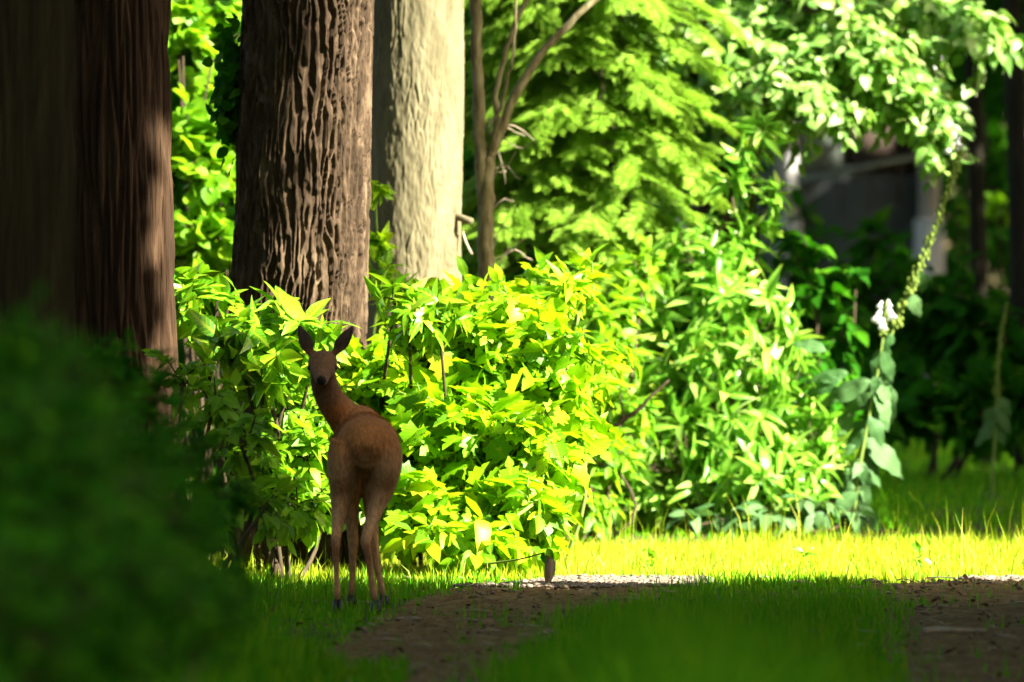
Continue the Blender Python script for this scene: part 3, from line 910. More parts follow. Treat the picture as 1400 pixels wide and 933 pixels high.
shrub('bramble', 'tangle of small green leaves on the bank left of the deer', 'shrub', gb(390, 33.4),
      [(380, 560, 33.8, 60, .8), (410, 630, 33.5, 55, .8), (360, 640, 33.3, 50, .8), (400, 700, 33.2, 50, .8), (350, 520, 33.9, 45, .8), (440, 690, 33.6, 45, .8), (440, 570, 34.2, 55, .8)], 'ovate', 'hazel_leaf', .085, twigs=34, per=7, limit=180, droop=.4)
shrub('laurel_shrub', 'small dark laurel with narrow leaves poking out of the yellow shrub', 'shrub', gb(575, 35.0),
      [(560, 450, 34.0, 34, .8), (600, 435, 34.1, 24, .8), (540, 415, 34.1, 22, .8)], 'lance', 'rhodo_leaf', .13, twigs=34, per=8, limit=60, whorl=True, upright=.8, wid=1.2)
shrub('sucker_shoots', 'fresh green shoots at the foot of the pale trunk', 'shrub', gb(520, 36.6),
      [(515, 340, 36.6, 24, .8), (520, 385, 36.5, 28, .8), (560, 410, 36.6, 30, .8), (512, 262, 36.6, 8, .8)], 'ovate', 'yellow_leaf', .09, twigs=50, per=6, limit=60, droop=.3, stem='green_stem')
# right-hand bank
shrub('rhododendron', 'sunlit rhododendron bank with long pale leaves behind the meadow strip', 'shrub', gb(960, 41),
      [(880, 450, 41.5, 75, .8), (960, 430, 41.4, 70, .8), (1030, 450, 41.3, 55, .8), (900, 560, 41, 80, .8), (990, 540, 40.8, 80, .8), (1065, 560, 41, 45, .8), (1085, 480, 41.2, 28, .8), (1110, 600, 40.8, 36, .8), (1100, 720, 40.4, 34, .8), (930, 660, 40.6, 80, .8), (1020, 660, 40.5, 75, .8), (1085, 670, 40.6, 50, .8), (870, 690, 40.6, 55, .8), (1000, 370, 41.6, 40, .8)],
      'lance', 'bank_leaf', .17, twigs=34, per=9, limit=290, whorl=True, upright=.7, wid=1.0, droop=.5)
shrub('rhododendron', 'tall rhododendron with spiky leaf whorls in front of the house', 'shrub', gb(1010, 41.6),
      [(1000, 320, 41.6, 36, .8), (1040, 290, 41.6, 34, .8), (1030, 215, 41.6, 20, .8), (940, 370, 41.4, 44, .8), (1042, 182, 41.6, 12, .8), (1000, 260, 41.6, 16, .8)], 'lance', 'bank_leaf', .17, twigs=26, per=8, limit=200, whorl=True, upright=1.1, wid=.9)
shrub('undergrowth_shrub', 'half shaded green shrub behind the yellow one, dead branch across it', 'shrub', gb(820, 39.2),
      [(830, 620, 39.4, 55, .8), (800, 690, 39.2, 45, .8), (850, 560, 39.8, 50, .8), (830, 500, 40.2, 50, .8), (835, 430, 40.6, 42, .8), (880, 375, 40.9, 40, .8), (800, 440, 40.2, 34, .8), (790, 640, 39.4, 40, .8)], 'ovate', 'hazel_leaf', .10, twigs=30, per=6, limit=160)
shrub('nettle_patch', 'pale drooping leafy plants low at the edge of the meadow strip', 'shrub', gb(1060, 40.2),
      [(1060, 715, 40.2, 32, .8), (1110, 700, 40.2, 34, .8), (1150, 715, 40.3, 26, .8), (1000, 720, 40.1, 30, .8), (940, 722, 40.1, 26, .8)], 'ovate', 'fox_leaf', .12, twigs=24, per=6, limit=80, droop=.8)
shrub('ivy_bush', 'dim grey-green leafy bush under the house front', 'shrub', gb(1140, 44),
      [(1120, 410, 44, 45, .8), (1150, 470, 44, 50, .8), (1110, 520, 43.6, 50, .8), (1170, 380, 44.4, 35, .8), (1090, 350, 44.4, 35, .8), (1130, 600, 43.4, 50, .8)], 'ovate', 'dark_leaf', .13, twigs=16, per=6, limit=120, droop=.6)
# left background
shrub('hazel', 'sunlit hazel with round leaves seen between the two big trees', 'shrub', gb(285, 40.5),
      [(270, 330, 40.4, 55, .8), (285, 250, 40.5, 50, .8), (260, 180, 40.6, 40, .8), (310, 200, 40.6, 40, .8), (250, 60, 40.8, 42, .8), (300, 30, 41, 40, .8), (240, 20, 40.8, 35, .8), (285, 130, 41.2, 35, .8), (320, 330, 40.4, 40, .8), (330, 90, 41.4, 40, .8)], 'round', 'hazel_leaf', .105, twigs=30, per=8, limit=260, droop=.35, jit=.7, stem_r=.008)
# dark evergreens that close the view behind
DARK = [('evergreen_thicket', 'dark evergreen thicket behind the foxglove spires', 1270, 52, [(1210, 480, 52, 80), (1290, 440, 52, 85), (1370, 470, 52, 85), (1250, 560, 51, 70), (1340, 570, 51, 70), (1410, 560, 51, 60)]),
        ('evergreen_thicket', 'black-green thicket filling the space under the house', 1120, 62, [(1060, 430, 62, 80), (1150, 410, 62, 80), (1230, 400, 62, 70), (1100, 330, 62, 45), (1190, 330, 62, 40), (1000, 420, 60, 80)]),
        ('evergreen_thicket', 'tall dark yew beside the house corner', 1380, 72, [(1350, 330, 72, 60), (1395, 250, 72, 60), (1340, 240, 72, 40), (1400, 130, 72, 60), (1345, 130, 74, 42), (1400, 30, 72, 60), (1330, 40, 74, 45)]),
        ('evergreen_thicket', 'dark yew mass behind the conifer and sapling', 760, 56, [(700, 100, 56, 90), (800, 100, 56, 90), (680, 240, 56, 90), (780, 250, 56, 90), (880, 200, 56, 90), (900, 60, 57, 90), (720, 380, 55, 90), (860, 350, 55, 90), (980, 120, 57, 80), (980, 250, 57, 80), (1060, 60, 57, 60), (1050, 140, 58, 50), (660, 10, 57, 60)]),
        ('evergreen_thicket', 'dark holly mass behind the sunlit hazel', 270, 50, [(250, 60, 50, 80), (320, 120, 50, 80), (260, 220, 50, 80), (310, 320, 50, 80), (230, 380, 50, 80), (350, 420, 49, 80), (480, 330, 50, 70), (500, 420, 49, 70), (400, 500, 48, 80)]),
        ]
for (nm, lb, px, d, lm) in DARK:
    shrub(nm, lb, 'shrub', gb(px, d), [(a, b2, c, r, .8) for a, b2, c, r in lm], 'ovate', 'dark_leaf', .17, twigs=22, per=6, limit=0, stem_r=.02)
shrub('young_beech', 'small bright green bush catching light beside the house corner', 'shrub', gb(1315, 66),
      [(1318, 150, 66, 22, .8), (1305, 190, 66, 16, .8), (1370, 285, 64, 12, .4), (1335, 300, 64, 14, .4)], 'round', 'hazel_leaf', .14, twigs=90, per=5, limit=0)
# dark blurred bush close to the lens
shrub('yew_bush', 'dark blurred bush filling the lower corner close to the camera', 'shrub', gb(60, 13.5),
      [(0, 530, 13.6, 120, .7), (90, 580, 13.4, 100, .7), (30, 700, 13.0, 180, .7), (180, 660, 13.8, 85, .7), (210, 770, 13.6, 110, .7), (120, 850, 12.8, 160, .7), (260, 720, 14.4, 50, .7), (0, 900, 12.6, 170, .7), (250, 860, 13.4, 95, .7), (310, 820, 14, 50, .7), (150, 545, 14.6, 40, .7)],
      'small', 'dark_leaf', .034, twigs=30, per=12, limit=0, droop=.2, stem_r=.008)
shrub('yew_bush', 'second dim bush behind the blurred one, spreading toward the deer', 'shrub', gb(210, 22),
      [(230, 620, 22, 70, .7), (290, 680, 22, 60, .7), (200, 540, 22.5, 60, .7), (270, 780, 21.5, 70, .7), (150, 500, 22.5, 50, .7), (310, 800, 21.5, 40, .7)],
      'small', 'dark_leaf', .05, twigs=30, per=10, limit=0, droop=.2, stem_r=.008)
shrub('young_shoots', 'half shaded twiggy plants between the dark bush and the deer', 'shrub', gb(300, 29.5),
      [(290, 560, 30, 45, .8), (330, 610, 29.5, 45, .8), (250, 520, 31, 45, .8), (310, 690, 28.5, 50, .8), (360, 700, 29.5, 40, .8)], 'ovate', 'hazel_leaf', .08, twigs=22, per=7, limit=90)

# ivy on the furrowed tree's dark side
iv = thing('ivy', 'dark ivy clump clinging to the shaded side of the furrowed tree', 'ivy', at(325, 190, 35.1))
k = 380
a = at(322, 120, 35.1)
P = a + RNG.normal(0, 1, (k, 3)) * np.array([.035, .07, .13])
leaves(iv, 'round', M['dark_leaf'], P, RNG.normal(0, .6, (k, 3)) + np.array([-.5, 0, -.5]), RNG.normal(0, .5, (k, 3)) + np.array([-.6, -.6, .4]), RNG.uniform(.05, .08, k), 40)
g2 = Geo(); g2.tube(spline([at(322, 430, 35.1), at(326, 250, 35.1), at(322, 60, 35.1)], 8), .012, 6); g2.build('stem', M['twig'], iv)

# withered leaf on a twig at the shrub's foot
wl = Geo()
wl.tube(spline([at(660, 772, 33.4), at(705, 766, 32.9), at(744, 756, 32.2)], 7), np.linspace(.006, .003, 7), 5)
twg = wl.build('twig', M['green_stem'], Y1)
wv = []
rows = 12
for i in range(rows):
    q = i / (rows - 1)
    w_ = .024 * math.sin(math.pi * min(1, q * .93 + .07)) ** .7
    c = at(750 + 2 * math.sin(q * 4), 756 + 47 * q, 32.2)
    for s in (-1, -.5, 0, .5, 1):
        wv.append(c + np.array([s * w_, abs(s) * .018 - .012, .004 * math.sin(q * 9 + s)]))
wt = grid_tris(5, rows)
l2 = Geo(); l2.add(np.array(wv), wt)
lo = l2.build('withered_leaf', M['dry_leaf'], Y1); lo['label'] = 'pale curled dead leaf hanging from the twig tip'
gl = Geo(); gl.add(scatter([TPL['ovate'][1]], np.array([at(747, 750, 32.18), at(742, 756, 32.18)]), frames(np.array([[.4, -.1, -.5], [.1, 0, -1.]]), np.array([[0, -1., .3], [-.3, -1, 0]])), np.array([.055, .05]))[0],
                   scatter([TPL['ovate'][1]], np.zeros((2, 3)), np.stack([np.eye(3)] * 2), np.ones(2))[1])
gl.build('twig_leaf', M['dark_leaf'], Y1)


# ------------------------------------------------------------------ forked sapling
D_S = 39.0
sp = thing('sapling', 'slender forked sapling with bare stems beside the pale trunk', 'tree', gb(664, D_S))
k = pxm(D_S)


def stem_part(name, pts, rad, root, d=D_S, mat='sapling_bark', n=24, sides=10, wob=.004):
    g2 = Geo()
    c = spline([at(a, b2, d + (q[0] if q else 0)) for a, b2, *q in pts], n)
    c[1:-1] += RNG.normal(0, wob, (n - 2, 3))
    g2.tube(c, np.interp(np.linspace(0, 1, n), np.linspace(0, 1, len(rad)), rad) * .85 / pxm(d) * RNG.uniform(.94, 1.08, n), sides)
    return g2.build(name, M[mat], root)


stem_part('trunk', [(660, 752), (663, 560), (664, 400), (665, 300), (667, 215)], (17, 15, 14, 13, 10), sp, n=30)
stem_part('branch', [(662, 290), (655, 180), (652, 90), (650, -20), (646, -260)], (10, 10, 9, 9, 6), sp, n=30)
stem_part('branch', [(668, 230), (676, 190), (682, 110), (697, 55), (724, -15), (760, -140)], (6, 5, 4.5, 4, 4, 3), sp)
stem_part('branch', [(669, 225), (690, 165), (722, 100), (765, 45), (822, -6), (930, -70)], (8, 7.5, 7, 6, 5.5, 4), sp)
stem_part('branch', [(672, 205, -.02), (686, 140, -.1), (700, 80, -.2), (706, -10, -.3)], (3.5, 3, 2.5, 2), sp)
for _ in range(16):
    x0 = random.uniform(668, 760); y0 = random.uniform(150, 360)
    stem_part('twig', [(667, y0 + random.uniform(-20, 30)), ((667 + x0) / 2, y0 + random.uniform(-30, 20), .2), (x0, y0 + random.uniform(-30, 40), random.uniform(-.1, .4))], (1.4, 1.1, .8), sp, mat='dead_twig', n=9, sides=4)

# sawn stub and a hanging strip of bark on the pale trunk
g2 = Geo(); g2.tube(spline([at(606, 292, 38), at(626, 297, 37.9), at(645, 303, 37.85)], 6), np.array([.028, .022, .019, .018, .018, .017]), 9); g2.build('branch_stub', M['pale_bark'], T_PALE)
g2 = Geo(); g2.tube(spline([at(632, 316, 37.9), at(637, 332, 37.88), at(645, 348, 37.86)], 6), .007, 5); g2.build('bark_strip', M['dead_twig'], T_PALE)

# dead branch across the gap
db = thing('dead_branch', 'dark fallen branch slanting across the half shaded shrub', 'branch', at(770, 655, 38.9))
stem_part('limb', [(765, 655), (800, 625), (835, 590), (880, 552), (915, 520)], (5, 5, 4, 3, 1.5), db, d=38.8, mat='twig')
for (a, b2, c, e) in ((810, 615, 800, 570), (835, 590, 870, 600), (850, 577, 845, 540), (800, 625, 830, 640)):
    stem_part('twig', [(a, b2), ((a + c) / 2 + 4, (b2 + e) / 2), (c, e)], (2.4, 2, 1), db, d=38.8, mat='twig', n=8, sides=5)


# ------------------------------------------------------------------ feathery conifer
cf = thing('conifer', 'feathery drooping conifer with light green sprays beside the sapling', 'tree', gb(800, 42.4))
g2 = Geo(); g2.tube(spline([(cf.location[0], 42.4, -.1), (cf.location[0] + .02, 42.4, 2), (cf.location[0], 42.5, 7)], 8), np.linspace(.13, .06, 8), 10); g2.build('trunk', M['twig'], cf)
bw = Geo(); P = []; Dd = []; Nn = []; S = []
for i in range(250):
    z = RNG.uniform(.5, 4.6); a = RNG.uniform(0, 6.28)
    if math.sin(a) > .5: a = -a
    env = np.interp(z, [.4, 1.2, 2.0, 3.2, 4.6], [.70, .80, .82, .66, .55])
    L = env * RNG.uniform(.7, 1.15) * (1.12 if math.cos(a) > 0 else .95)
    s = np.array([cf.location[0], 42.4, z])
    o = np.array([math.cos(a), math.sin(a), 0])
    e = s + o * L + np.array([0, 0, -.25 * L])
    c = spline([s, s + o * L * .5 + np.array([0, 0, .08]), e], 9)
    bw.tube(c, np.linspace(.010, .003, 9), 4, cap=False)
    for j in range(22):
        q = RNG.uniform(.4, 1); kk = min(int(q * 8), 7)
        p = c[kk] + (c[kk + 1] - c[kk]) * RNG.uniform()
        sd = nz(np.cross(o, (0, 0, 1))) * RNG.choice([-1, 1])
        P.append(p); Dd.append(o * .8 + sd * RNG.uniform(.2, 1) + np.array([0, 0, RNG.uniform(-.7, -.05)])); Nn.append(np.array([0, 0, 1.]) + o * .3 + RNG.normal(0, .35, 3)); S.append(RNG.uniform(.12, .25))
o = bw.build('boughs', M['twig'], cf); o['kind'] = 'stuff'
leaves(cf, 'frond', M['conifer_leaf'], np.array(P), np.array(Dd), np.array(Nn), np.array(S), 0)

# ------------------------------------------------------------------ beech whose boughs hang over the clearing
be = thing('beech_tree', 'beech with pale bright leafy boughs hanging over the clearing', 'tree', gb(785, 46.2))
g2 = Geo(); bx = be.location[0]; g2.tube(spline([(bx, 46.2, -.1), (bx, 46.2, 2.4), (bx + .3, 46.1, 5.2)], 9), np.linspace(.15, .08, 9), 10); g2.build('trunk', M['grey_bark'], be)
tw = Geo(); P = []; Dd = []; Nn = []; S = []
boughs = [[(900, -60, 46), (930, 20, 44.6), (990, 70, 44.0), (1030, 120, 43.8), (1060, 150, 43.8)],
          [(905, -70, 46), (960, -10, 44.6), (1030, 30, 44.2), (1090, 60, 44.0), (1130, 80, 44.0)],
          [(900, -60, 46), (1000, -20, 44.8), (1060, 10, 44.4), (1150, 30, 44.2), (1220, 30, 44.2)],
          [(890, -60, 45.9), (900, 10, 44.8), (1000, 40, 44.0), (1090, 110, 43.7), (1130, 150, 43.6)],
          [(900, -80, 45.9), (960, -40, 44.8), (1100, 10, 44.0), (1200, 60, 43.7), (1260, 150, 43.7), (1275, 195, 43.7)],
          [(910, -110, 45.9), (1060, -70, 44.8), (1200, -20, 44.3), (1290, 15, 44.0), (1355, 45, 44.0)],
          [(890, -50, 45.9), (860, 20, 45.1), (900, 70, 44.5), (980, 120, 44.1), (1060, 170, 44.0)],
          [(880, -70, 45.9), (840, -20, 44.8), (800, 30, 44.5), (780, 80, 44.4)],
          [(900, -90, 45.9), (1000, -60, 44.6), (1120, -10, 43.9), (1180, 90, 43.7), (1190, 150, 43.7)],
          [(890, -60, 45.9), (960, -20, 44.8), (1040, 20, 44.3), (1110, 60, 44.0), (1150, 110, 44.0)],
          [(900, -70, 45.9), (930, 0, 44.6), (950, 50, 44.4), (900, 110, 44.3), (880, 150, 44.3)],
          [(910, -100, 45.9), (1080, -60, 44.8), (1180, 0, 44.5), (1240, 50, 44.4), (1230, 110, 44.3)]]
for bl in boughs:
    c = spline([at(*p) for p in bl], 30)
    tw.tube(c, np.linspace(.035, .005, 30), 6)
    for i in range(140):
        q = RNG.uniform(.22, 1) ** .8; kk = min(int(q * 29), 28)
        s = c[kk]
        dr = nz(np.array([RNG.normal(.35, .6), RNG.normal(-.1, .6), RNG.normal(-.25, .45)]))
        L = RNG.uniform(.10, .34)
        cv = spline([s, s + dr * L * .5 + np.array([0, 0, .02]), s + dr * L + np.array([0, 0, -.05])], 5)
        tw.tube(cv, np.linspace(.004, .0015, 5), 4, cap=False)
        for j in range(7):
            f = .2 + .8 * (j + RNG.uniform(0, .5)) / 7; k2 = min(int(f * 4), 3)
            p = cv[k2] + (cv[k2 + 1] - cv[k2]) * (f * 4 - k2)
            sd = nz(np.cross(dr, (0, 0, 1))) * (1 if j % 2 else -1)
            P.append(p); Dd.append(dr * .7 + sd * .8 + np.array([0, 0, -.3]) + RNG.normal(0, .25, 3)); Nn.append(np.array([0.2, -.35, .8]) + RNG.normal(0, .4, 3)); S.append(RNG.uniform(.045, .12))
o = tw.build('boughs', M['twig'], be); o['kind'] = 'stuff'
leaves(be, 'ovate', M['beech_leaf'], np.array(P), np.array(Dd), np.array(Nn), np.array(S), 290, np.full(len(P), 1.15) * RNG.uniform(.7, 1.2, len(P)))


# ------------------------------------------------------------------ foxgloves
def bell(g2, p, d, s):
    """A drooping tubular flower with a flared, lobed lip."""
    d = nz(np.array(d, float)); x_ = nz(np.cross(d, (.2, .9, .1))); y_ = np.cross(d, x_)
    prof = [(0, .10), (.2, .22), (.6, .27), (.9, .36), (1.0, .48)]
    V = []; nn = 10
    for q, r in prof:
        for i in range(nn):
            a = i * 2 * math.pi / nn
            rr = r * (1 + (.12 * math.cos(5 * a) if q > .85 else 0)) * s * .8
            V.append(np.array(p) + d * q * s + x_ * math.cos(a) * rr + y_ * math.sin(a) * rr)
    g2.add(np.array(V), grid_tris(nn, len(prof), True))


def foxglove(label, base, stalk, spike_from, dist, flowers, leaf_list, cap_r=.017, n_caps=150, lw=.75, n_extra=14):
    root = thing('foxglove', label, 'foxglove', base)
    c = spline([np.array(base)] + [at(a, b2, dist) for a, b2 in stalk], 50)
    g2 = Geo(); g2.tube(c, np.linspace(.011, .005, 50), 7); g2.build('stem', M['green_stem'], root)
    cp = Geo(); i0 = int(spike_from * 49)
    tg = nz(np.gradient(c, axis=0))
    for i in range(n_caps):
        q = i0 + (48 - i0) * (i / n_caps); kk = int(q); p = c[kk] + (c[kk + 1] - c[kk]) * (q - kk)
        a = i * 2.4; x_ = nz(np.cross(tg[kk], (0, 1, .1))); y_ = np.cross(tg[kk], x_)
        o_ = x_ * math.cos(a) + y_ * math.sin(a)
        s = cap_r * (1.05 - .45 * (i / n_caps)) * random.uniform(.5, 1.3)
        cp.ball(p + o_ * s * 1.35 + tg[kk] * s * .4, (s * .62, s * .62, s * .85), 6, 5)
    if n_caps:
        o = cp.build('seed_capsules', M['capsule'], root); o['kind'] = 'stuff'
    for (px, py, dx, dz, s) in flowers:
        fl = Geo(); bell(fl, at(px, py, dist - .03), (dx, -.35, dz), s * .85); fl.build('flower', M['petal'], root)
    for (px, py, dx, dz, s, ny) in leaf_list:
        P_ = np.array([at(px, py, dist - .02)])
        R_ = frames(np.array([[dx, -.15, dz]]), np.array([[.1, -1., ny]]))[0]
        o = link('leaf', leaf_mesh('crumpled', random.randrange(4), M['fox_leaf']), root)
        m4 = Matrix.Identity(4); b_ = np.array(root.location)
        for r in range(3):
            m4[r][0] = R_[r][0] * s * lw * .95; m4[r][1] = R_[r][1] * s * .85; m4[r][2] = R_[r][2] * s; m4[r][3] = P_[0][r] - b_[r]
        o.matrix_basis = m4
    for _ in range(n_extra):
        kx = random.randrange(4, int(.6 * 49)); p_ = c[kx]; a = random.uniform(0, 6.28)
        o = link('leaf', leaf_mesh('crumpled', random.randrange(4), M['fox_leaf']), root)
        s = random.uniform(.10, .20)
        R_ = frames(np.array([[math.cos(a), .4 * math.sin(a) - .2, random.uniform(-1.1, -.1)]]), np.array([[random.uniform(-.4, .4), -.8, .6]]))[0]
        m4 = Matrix.Identity(4); b_ = np.array(root.location)
        for r in range(3):
            m4[r][0] = R_[r][0] * s; m4[r][1] = R_[r][1] * s; m4[r][2] = R_[r][2] * s; m4[r][3] = p_[r] - b_[r]
        o.matrix_basis = m4
    return root


foxglove('tallest foxglove, long bent seed spire with a white flower at its tip', gb(1150, 41.2),
         [(1165, 650), (1195, 560), (1212, 480), (1228, 435), (1252, 378), (1276, 320), (1298, 258), (1309, 212), (1311, 192)], .42, 41.0,
         [(1306, 190, .25, -.5, .075), (1311, 186, -.1, -.75, .07), (1302, 200, -.4, -.5, .06)],
         [(1212, 500, -.3, -.9, .26, .3), (1200, 515, .45, -.9, .30, .3), (1170, 560, -.7, -.6, .30, .4), (1180, 600, .8, -.45, .34, .5), (1172, 640, .1, -1, .36, .3), (1160, 640, -.5, -.8, .30, .3), (1175, 690, .5, -.8, .34, .4), (1165, 660, -.05, -1, .36, .2), (1145, 700, -.8, -.5, .26, .4), (1205, 505, .1, -1, .26, .3)])
foxglove('shorter foxglove carrying white bells in front of the bent spire', gb(1165, 40.9),
         [(1175, 640), (1196, 530), (1206, 470), (1212, 412)], .80, 40.9,
         [(1204, 424, -.35, -.8, .085), (1214, 420, .3, -.8, .085), (1208, 434, -.1, -.9, .08), (1214, 410, .15, -.7, .05), (1206, 412, -.3, -.6, .05)],
         [(1190, 520, -.9, -.2, .34, .5), (1150, 520, -.8, -.15, .24, .6), (1205, 480, .5, -.9, .2, .3), (1160, 510, -.9, .1, .26, .6), (1130, 480, -.7, .4, .20, .6), (1170, 610, -.9, -.1, .24, .6)], n_caps=24, cap_r=.014)
foxglove('dim foxglove spire standing alone in the deep shade', gb(1356, 46),
         [(1358, 640), (1362, 560), (1366, 480), (1377, 412)], .55, 46,
         [], [(1360, 560, .6, -.6, .2, .4), (1362, 575, -.6, -.6, .22, .4)], n_caps=70, cap_r=.012, n_extra=3)

# small weeds in the meadow strip
for i, (px, d, lb) in enumerate(((1103, 34.6, 'tiny dark broad-leaved weed in the meadow grass above the median'), (1255, 35.0, 'tiny weed in the grass near the bare track edge'), (890, 34.4, 'tiny weed in the grass beside the sunlit gravel'))):
    wroot = thing('weed', lb, 'weed', gb(px, d))
    k = 14
    P = np.array(wroot.location) + np.stack([RNG.normal(0, .012, k), RNG.normal(0, .012, k), RNG.uniform(.02, .12, k)], 1)
    leaves(wroot, 'ovate', M['rhodo_leaf'], P, RNG.normal(0, .7, (k, 3)) + np.array([0, 0, .3]), RNG.normal(0, .4, (k, 3)) + np.array([0, -.5, .8]), RNG.uniform(.04, .07, k), 0)

# stick and stones on the track
st = thing('fallen_stick', 'pale crooked stick lying on the shaded track', 'stick', (*[at(1270, 880, 27.1)[0], 27.1], float(gh(1.5, 27.1))))
c = [(x_, 27.2 + q, float(gh(x_, 27.2)) + .035 + h_) for x_, q, h_ in ((1.49, 0, 0), (1.55, .02, .006), (1.60, 0, .004), (1.65, .05, 0), (1.72, .03, .002))]
g2 = Geo(); g2.tube(spline(c, 14), np.linspace(.014, .007, 14), 7); g2.build('wood', M['dead_twig'], st)


def stone(label, px, d, s):
    x_ = (px - 700) / F * d
    v = ico * np.array(s) * RNG.uniform(.85, 1.15, (12, 1))
    bmv, bmt = v, icof
    for _ in range(2):      # two rounds of midpoint subdivision
        e = {}; V = [tuple(q) for q in bmv]; T = []

        def md(a, b2):
            kx = (min(a, b2), max(a, b2))
            if kx not in e:
                m_ = (np.array(V[a]) + np.array(V[b2])) / 2 * 1.05 + RNG.normal(0, .04, 3) * np.array(s)
                e[kx] = len(V); V.append(tuple(m_))
            return e[kx]
        for a, b2, c2 in bmt:
            p, q, r_ = md(a, b2), md(b2, c2), md(c2, a)
            T += [(a, p, r_), (p, b2, q), (r_, q, c2), (p, q, r_)]
        bmv = np.array(V); bmt = np.array(T)
    o = link('stone', mesh_tris('stone', bmv, bmt, mat=M['pebble']), None, (x_, d, float(gh(x_, d)) + s[2] * .35))
    tag(o, label, 'stone')


stone('small grey stone bedded at the edge of the track under the deer', 562, 29.2, (.035, .03, .018))
stone('flat pale stone half buried in the wide rut', 1372, 27.4, (.05, .04, .018))
stone('rounded brown stone at the corner of the grass median', 1192, 32.8, (.04, .03, .022))


# ------------------------------------------------------------------ house beyond the trees
D_H = 88.0
hs = thing('house', 'pale house front with white posts glimpsed beyond the foliage', 'house', gb(1170, D_H))


def hbox(name, px0, px1, py0, py1, d0, d1, mat, parent=hs):
    p = at(px0, py0, D_H); q = at(px1, py1, D_H)
    g3 = Geo(); g3.box(((p[0] + q[0]) / 2, (d0 + d1) / 2, (p[2] + q[2]) / 2), (abs(q[0] - p[0]), d1 - d0, abs(q[2] - p[2])))
    return g3.build(name, M[mat], parent, smooth=False)


hbox('wall', 700, 1283, -60, 575, D_H + .25, D_H + 6, 'grey_paint')
hbox('lower_panel', 1092, 1256, 240, 570, D_H + .05, D_H + .24, 'slate_paint')
hbox('corner_post', 1256, 1284, -60, 300, D_H - .12, D_H + .24, 'white_paint')
hbox('corner_post', 1062, 1090, -60, 300, D_H - .12, D_H + .24, 'white_paint')
hbox('plinth', 1250, 1290, 300, 560, D_H - .16, D_H + .24, 'white_paint')
hbox('plinth', 1056, 1096, 300, 560, D_H - .16, D_H + .24, 'white_paint')
hbox('frieze', 1090.5, 1255.5, 40, 70, D_H - .06, D_H + .24, 'white_paint')
w_ = hbox('window', 1176, 1254, 84, 172, D_H + .1, D_H + .245, 'white_paint')
hbox('pane', 1182, 1248, 92, 164, D_H + .06, D_H + .09, 'glass', w_)
dr_ = hbox('door', 1162, 1252, 176, 234, D_H + .06, D_H + .245, 'brown_board')
hbox('siding_panel', 1092, 1160, 72, 232, D_H + .12, D_H + .245, 'grey_paint')
g3 = Geo(); g3.tube([at(1088, 248, D_H - .25), at(1258, 213, D_H - .25)], .03, 8); g3.build('handrail', M['grey_paint'], hs)
for px in (1110, 1150, 1190, 1230):
    g3 = Geo(); y_ = 248 - 35 * (px - 1088) / 170; g3.tube([at(px, y_, D_H - .25), at(px, y_ + 60, D_H - .25)], .016, 6); g3.build('baluster', M['brown_board'], hs)
p = at(690, -60, D_H); q = at(1300, -60, D_H)
rf = Geo(); rx0, rx1 = p[0], q[0]; z0 = p[2]
rf.add(np.array([(rx0, D_H - .6, z0), (rx1, D_H - .6, z0), (rx1, D_H + 3.2, z0 + 2.4), (rx0, D_H + 3.2, z0 + 2.4), (rx1, D_H + 6.6, z0), (rx0, D_H + 6.6, z0),
                 (rx0, D_H - .6, z0 - .15), (rx1, D_H - .6, z0 - .15), (rx1, D_H + 6.6, z0 - .15), (rx0, D_H + 6.6, z0 - .15)]),
       [(0, 1, 2), (0, 2, 3), (3, 2, 4), (3, 4, 5), (6, 8, 7), (6, 9, 8), (0, 7, 1), (0, 6, 7), (1, 7, 8), (1, 8, 4), (1, 4, 2), (5, 9, 6), (5, 6, 0), (5, 0, 3), (4, 8, 9), (4, 9, 5)])
rf.build('roof', M['roof_tile'], hs, smooth=False)

# dark stems standing in the shade at the right, and the far wood
for (px, d, r, lb) in ((1345, 58, 13, 'slim dark trunk standing in deep shade beside the house'), (1402, 54, 16, 'dark trunk in deep shade cut by the photo edge')):
    t_ = thing('tree', lb, 'tree', gb(px, d))
    g3 = Geo(); c = spline([(t_.location[0], d, -.1), (t_.location[0] - .05, d, 2), (t_.location[0] - .12, d, 5), (t_.location[0], d, 11)], 14)
    g3.tube(c, np.linspace(r / pxm(d), r / pxm(d) * .6, 14), 12); g3.build('trunk', M['dark_bark'], t_)
    canopy(t_, (t_.location[0], d, 11), (4, 4, 3.5), 1800, .5)

n = 26000
x = RNG.uniform(-22, 22, n); y = RNG.uniform(98, 122, n); z = RNG.uniform(0, 1, n) ** 1.1 * 11
P = np.stack([x, y, z], 1)
v, t, u = scatter(TPL['small'], P, frames(RNG.normal(0, 1, (n, 3)), RNG.normal(0, .6, (n, 3)) + np.array([.3, -.5, .6])), RNG.uniform(.4, .8, n))
wd = link('woodland', mesh_tris('woodland', v, t, uv=u, mat=M['dark_leaf'])); wd['kind'] = 'stuff'


# ------------------------------------------------------------------ roe deer
DD = 30.0


def q(px, py, dy=0.):
    return at(px, py, DD + dy)


deer = thing('roe_deer', 'young brown roe deer seen from behind, head turned back, ears up', 'deer', base_of(490, DD + .2))
dg = Geo()


def loft(pts, rx, rz=None, sides=20, n=None, frame=(1, 0, 0)):
    P_ = np.array([q(*p) for p in pts]); n = n or len(pts) * 5
    rx = np.array(rx); rz = rx if rz is None else np.array(rz)
    c = spline(P_, n)
    s = np.linspace(0, 1, n); s0 = np.linspace(0, 1, len(pts))
    A = spline(np.stack([rx, rz, rz * 0], 1), n)
    dg.tube(c, np.maximum(A[:, 0], .004), sides, ry=np.maximum(A[:, 1], .004), frame=frame)


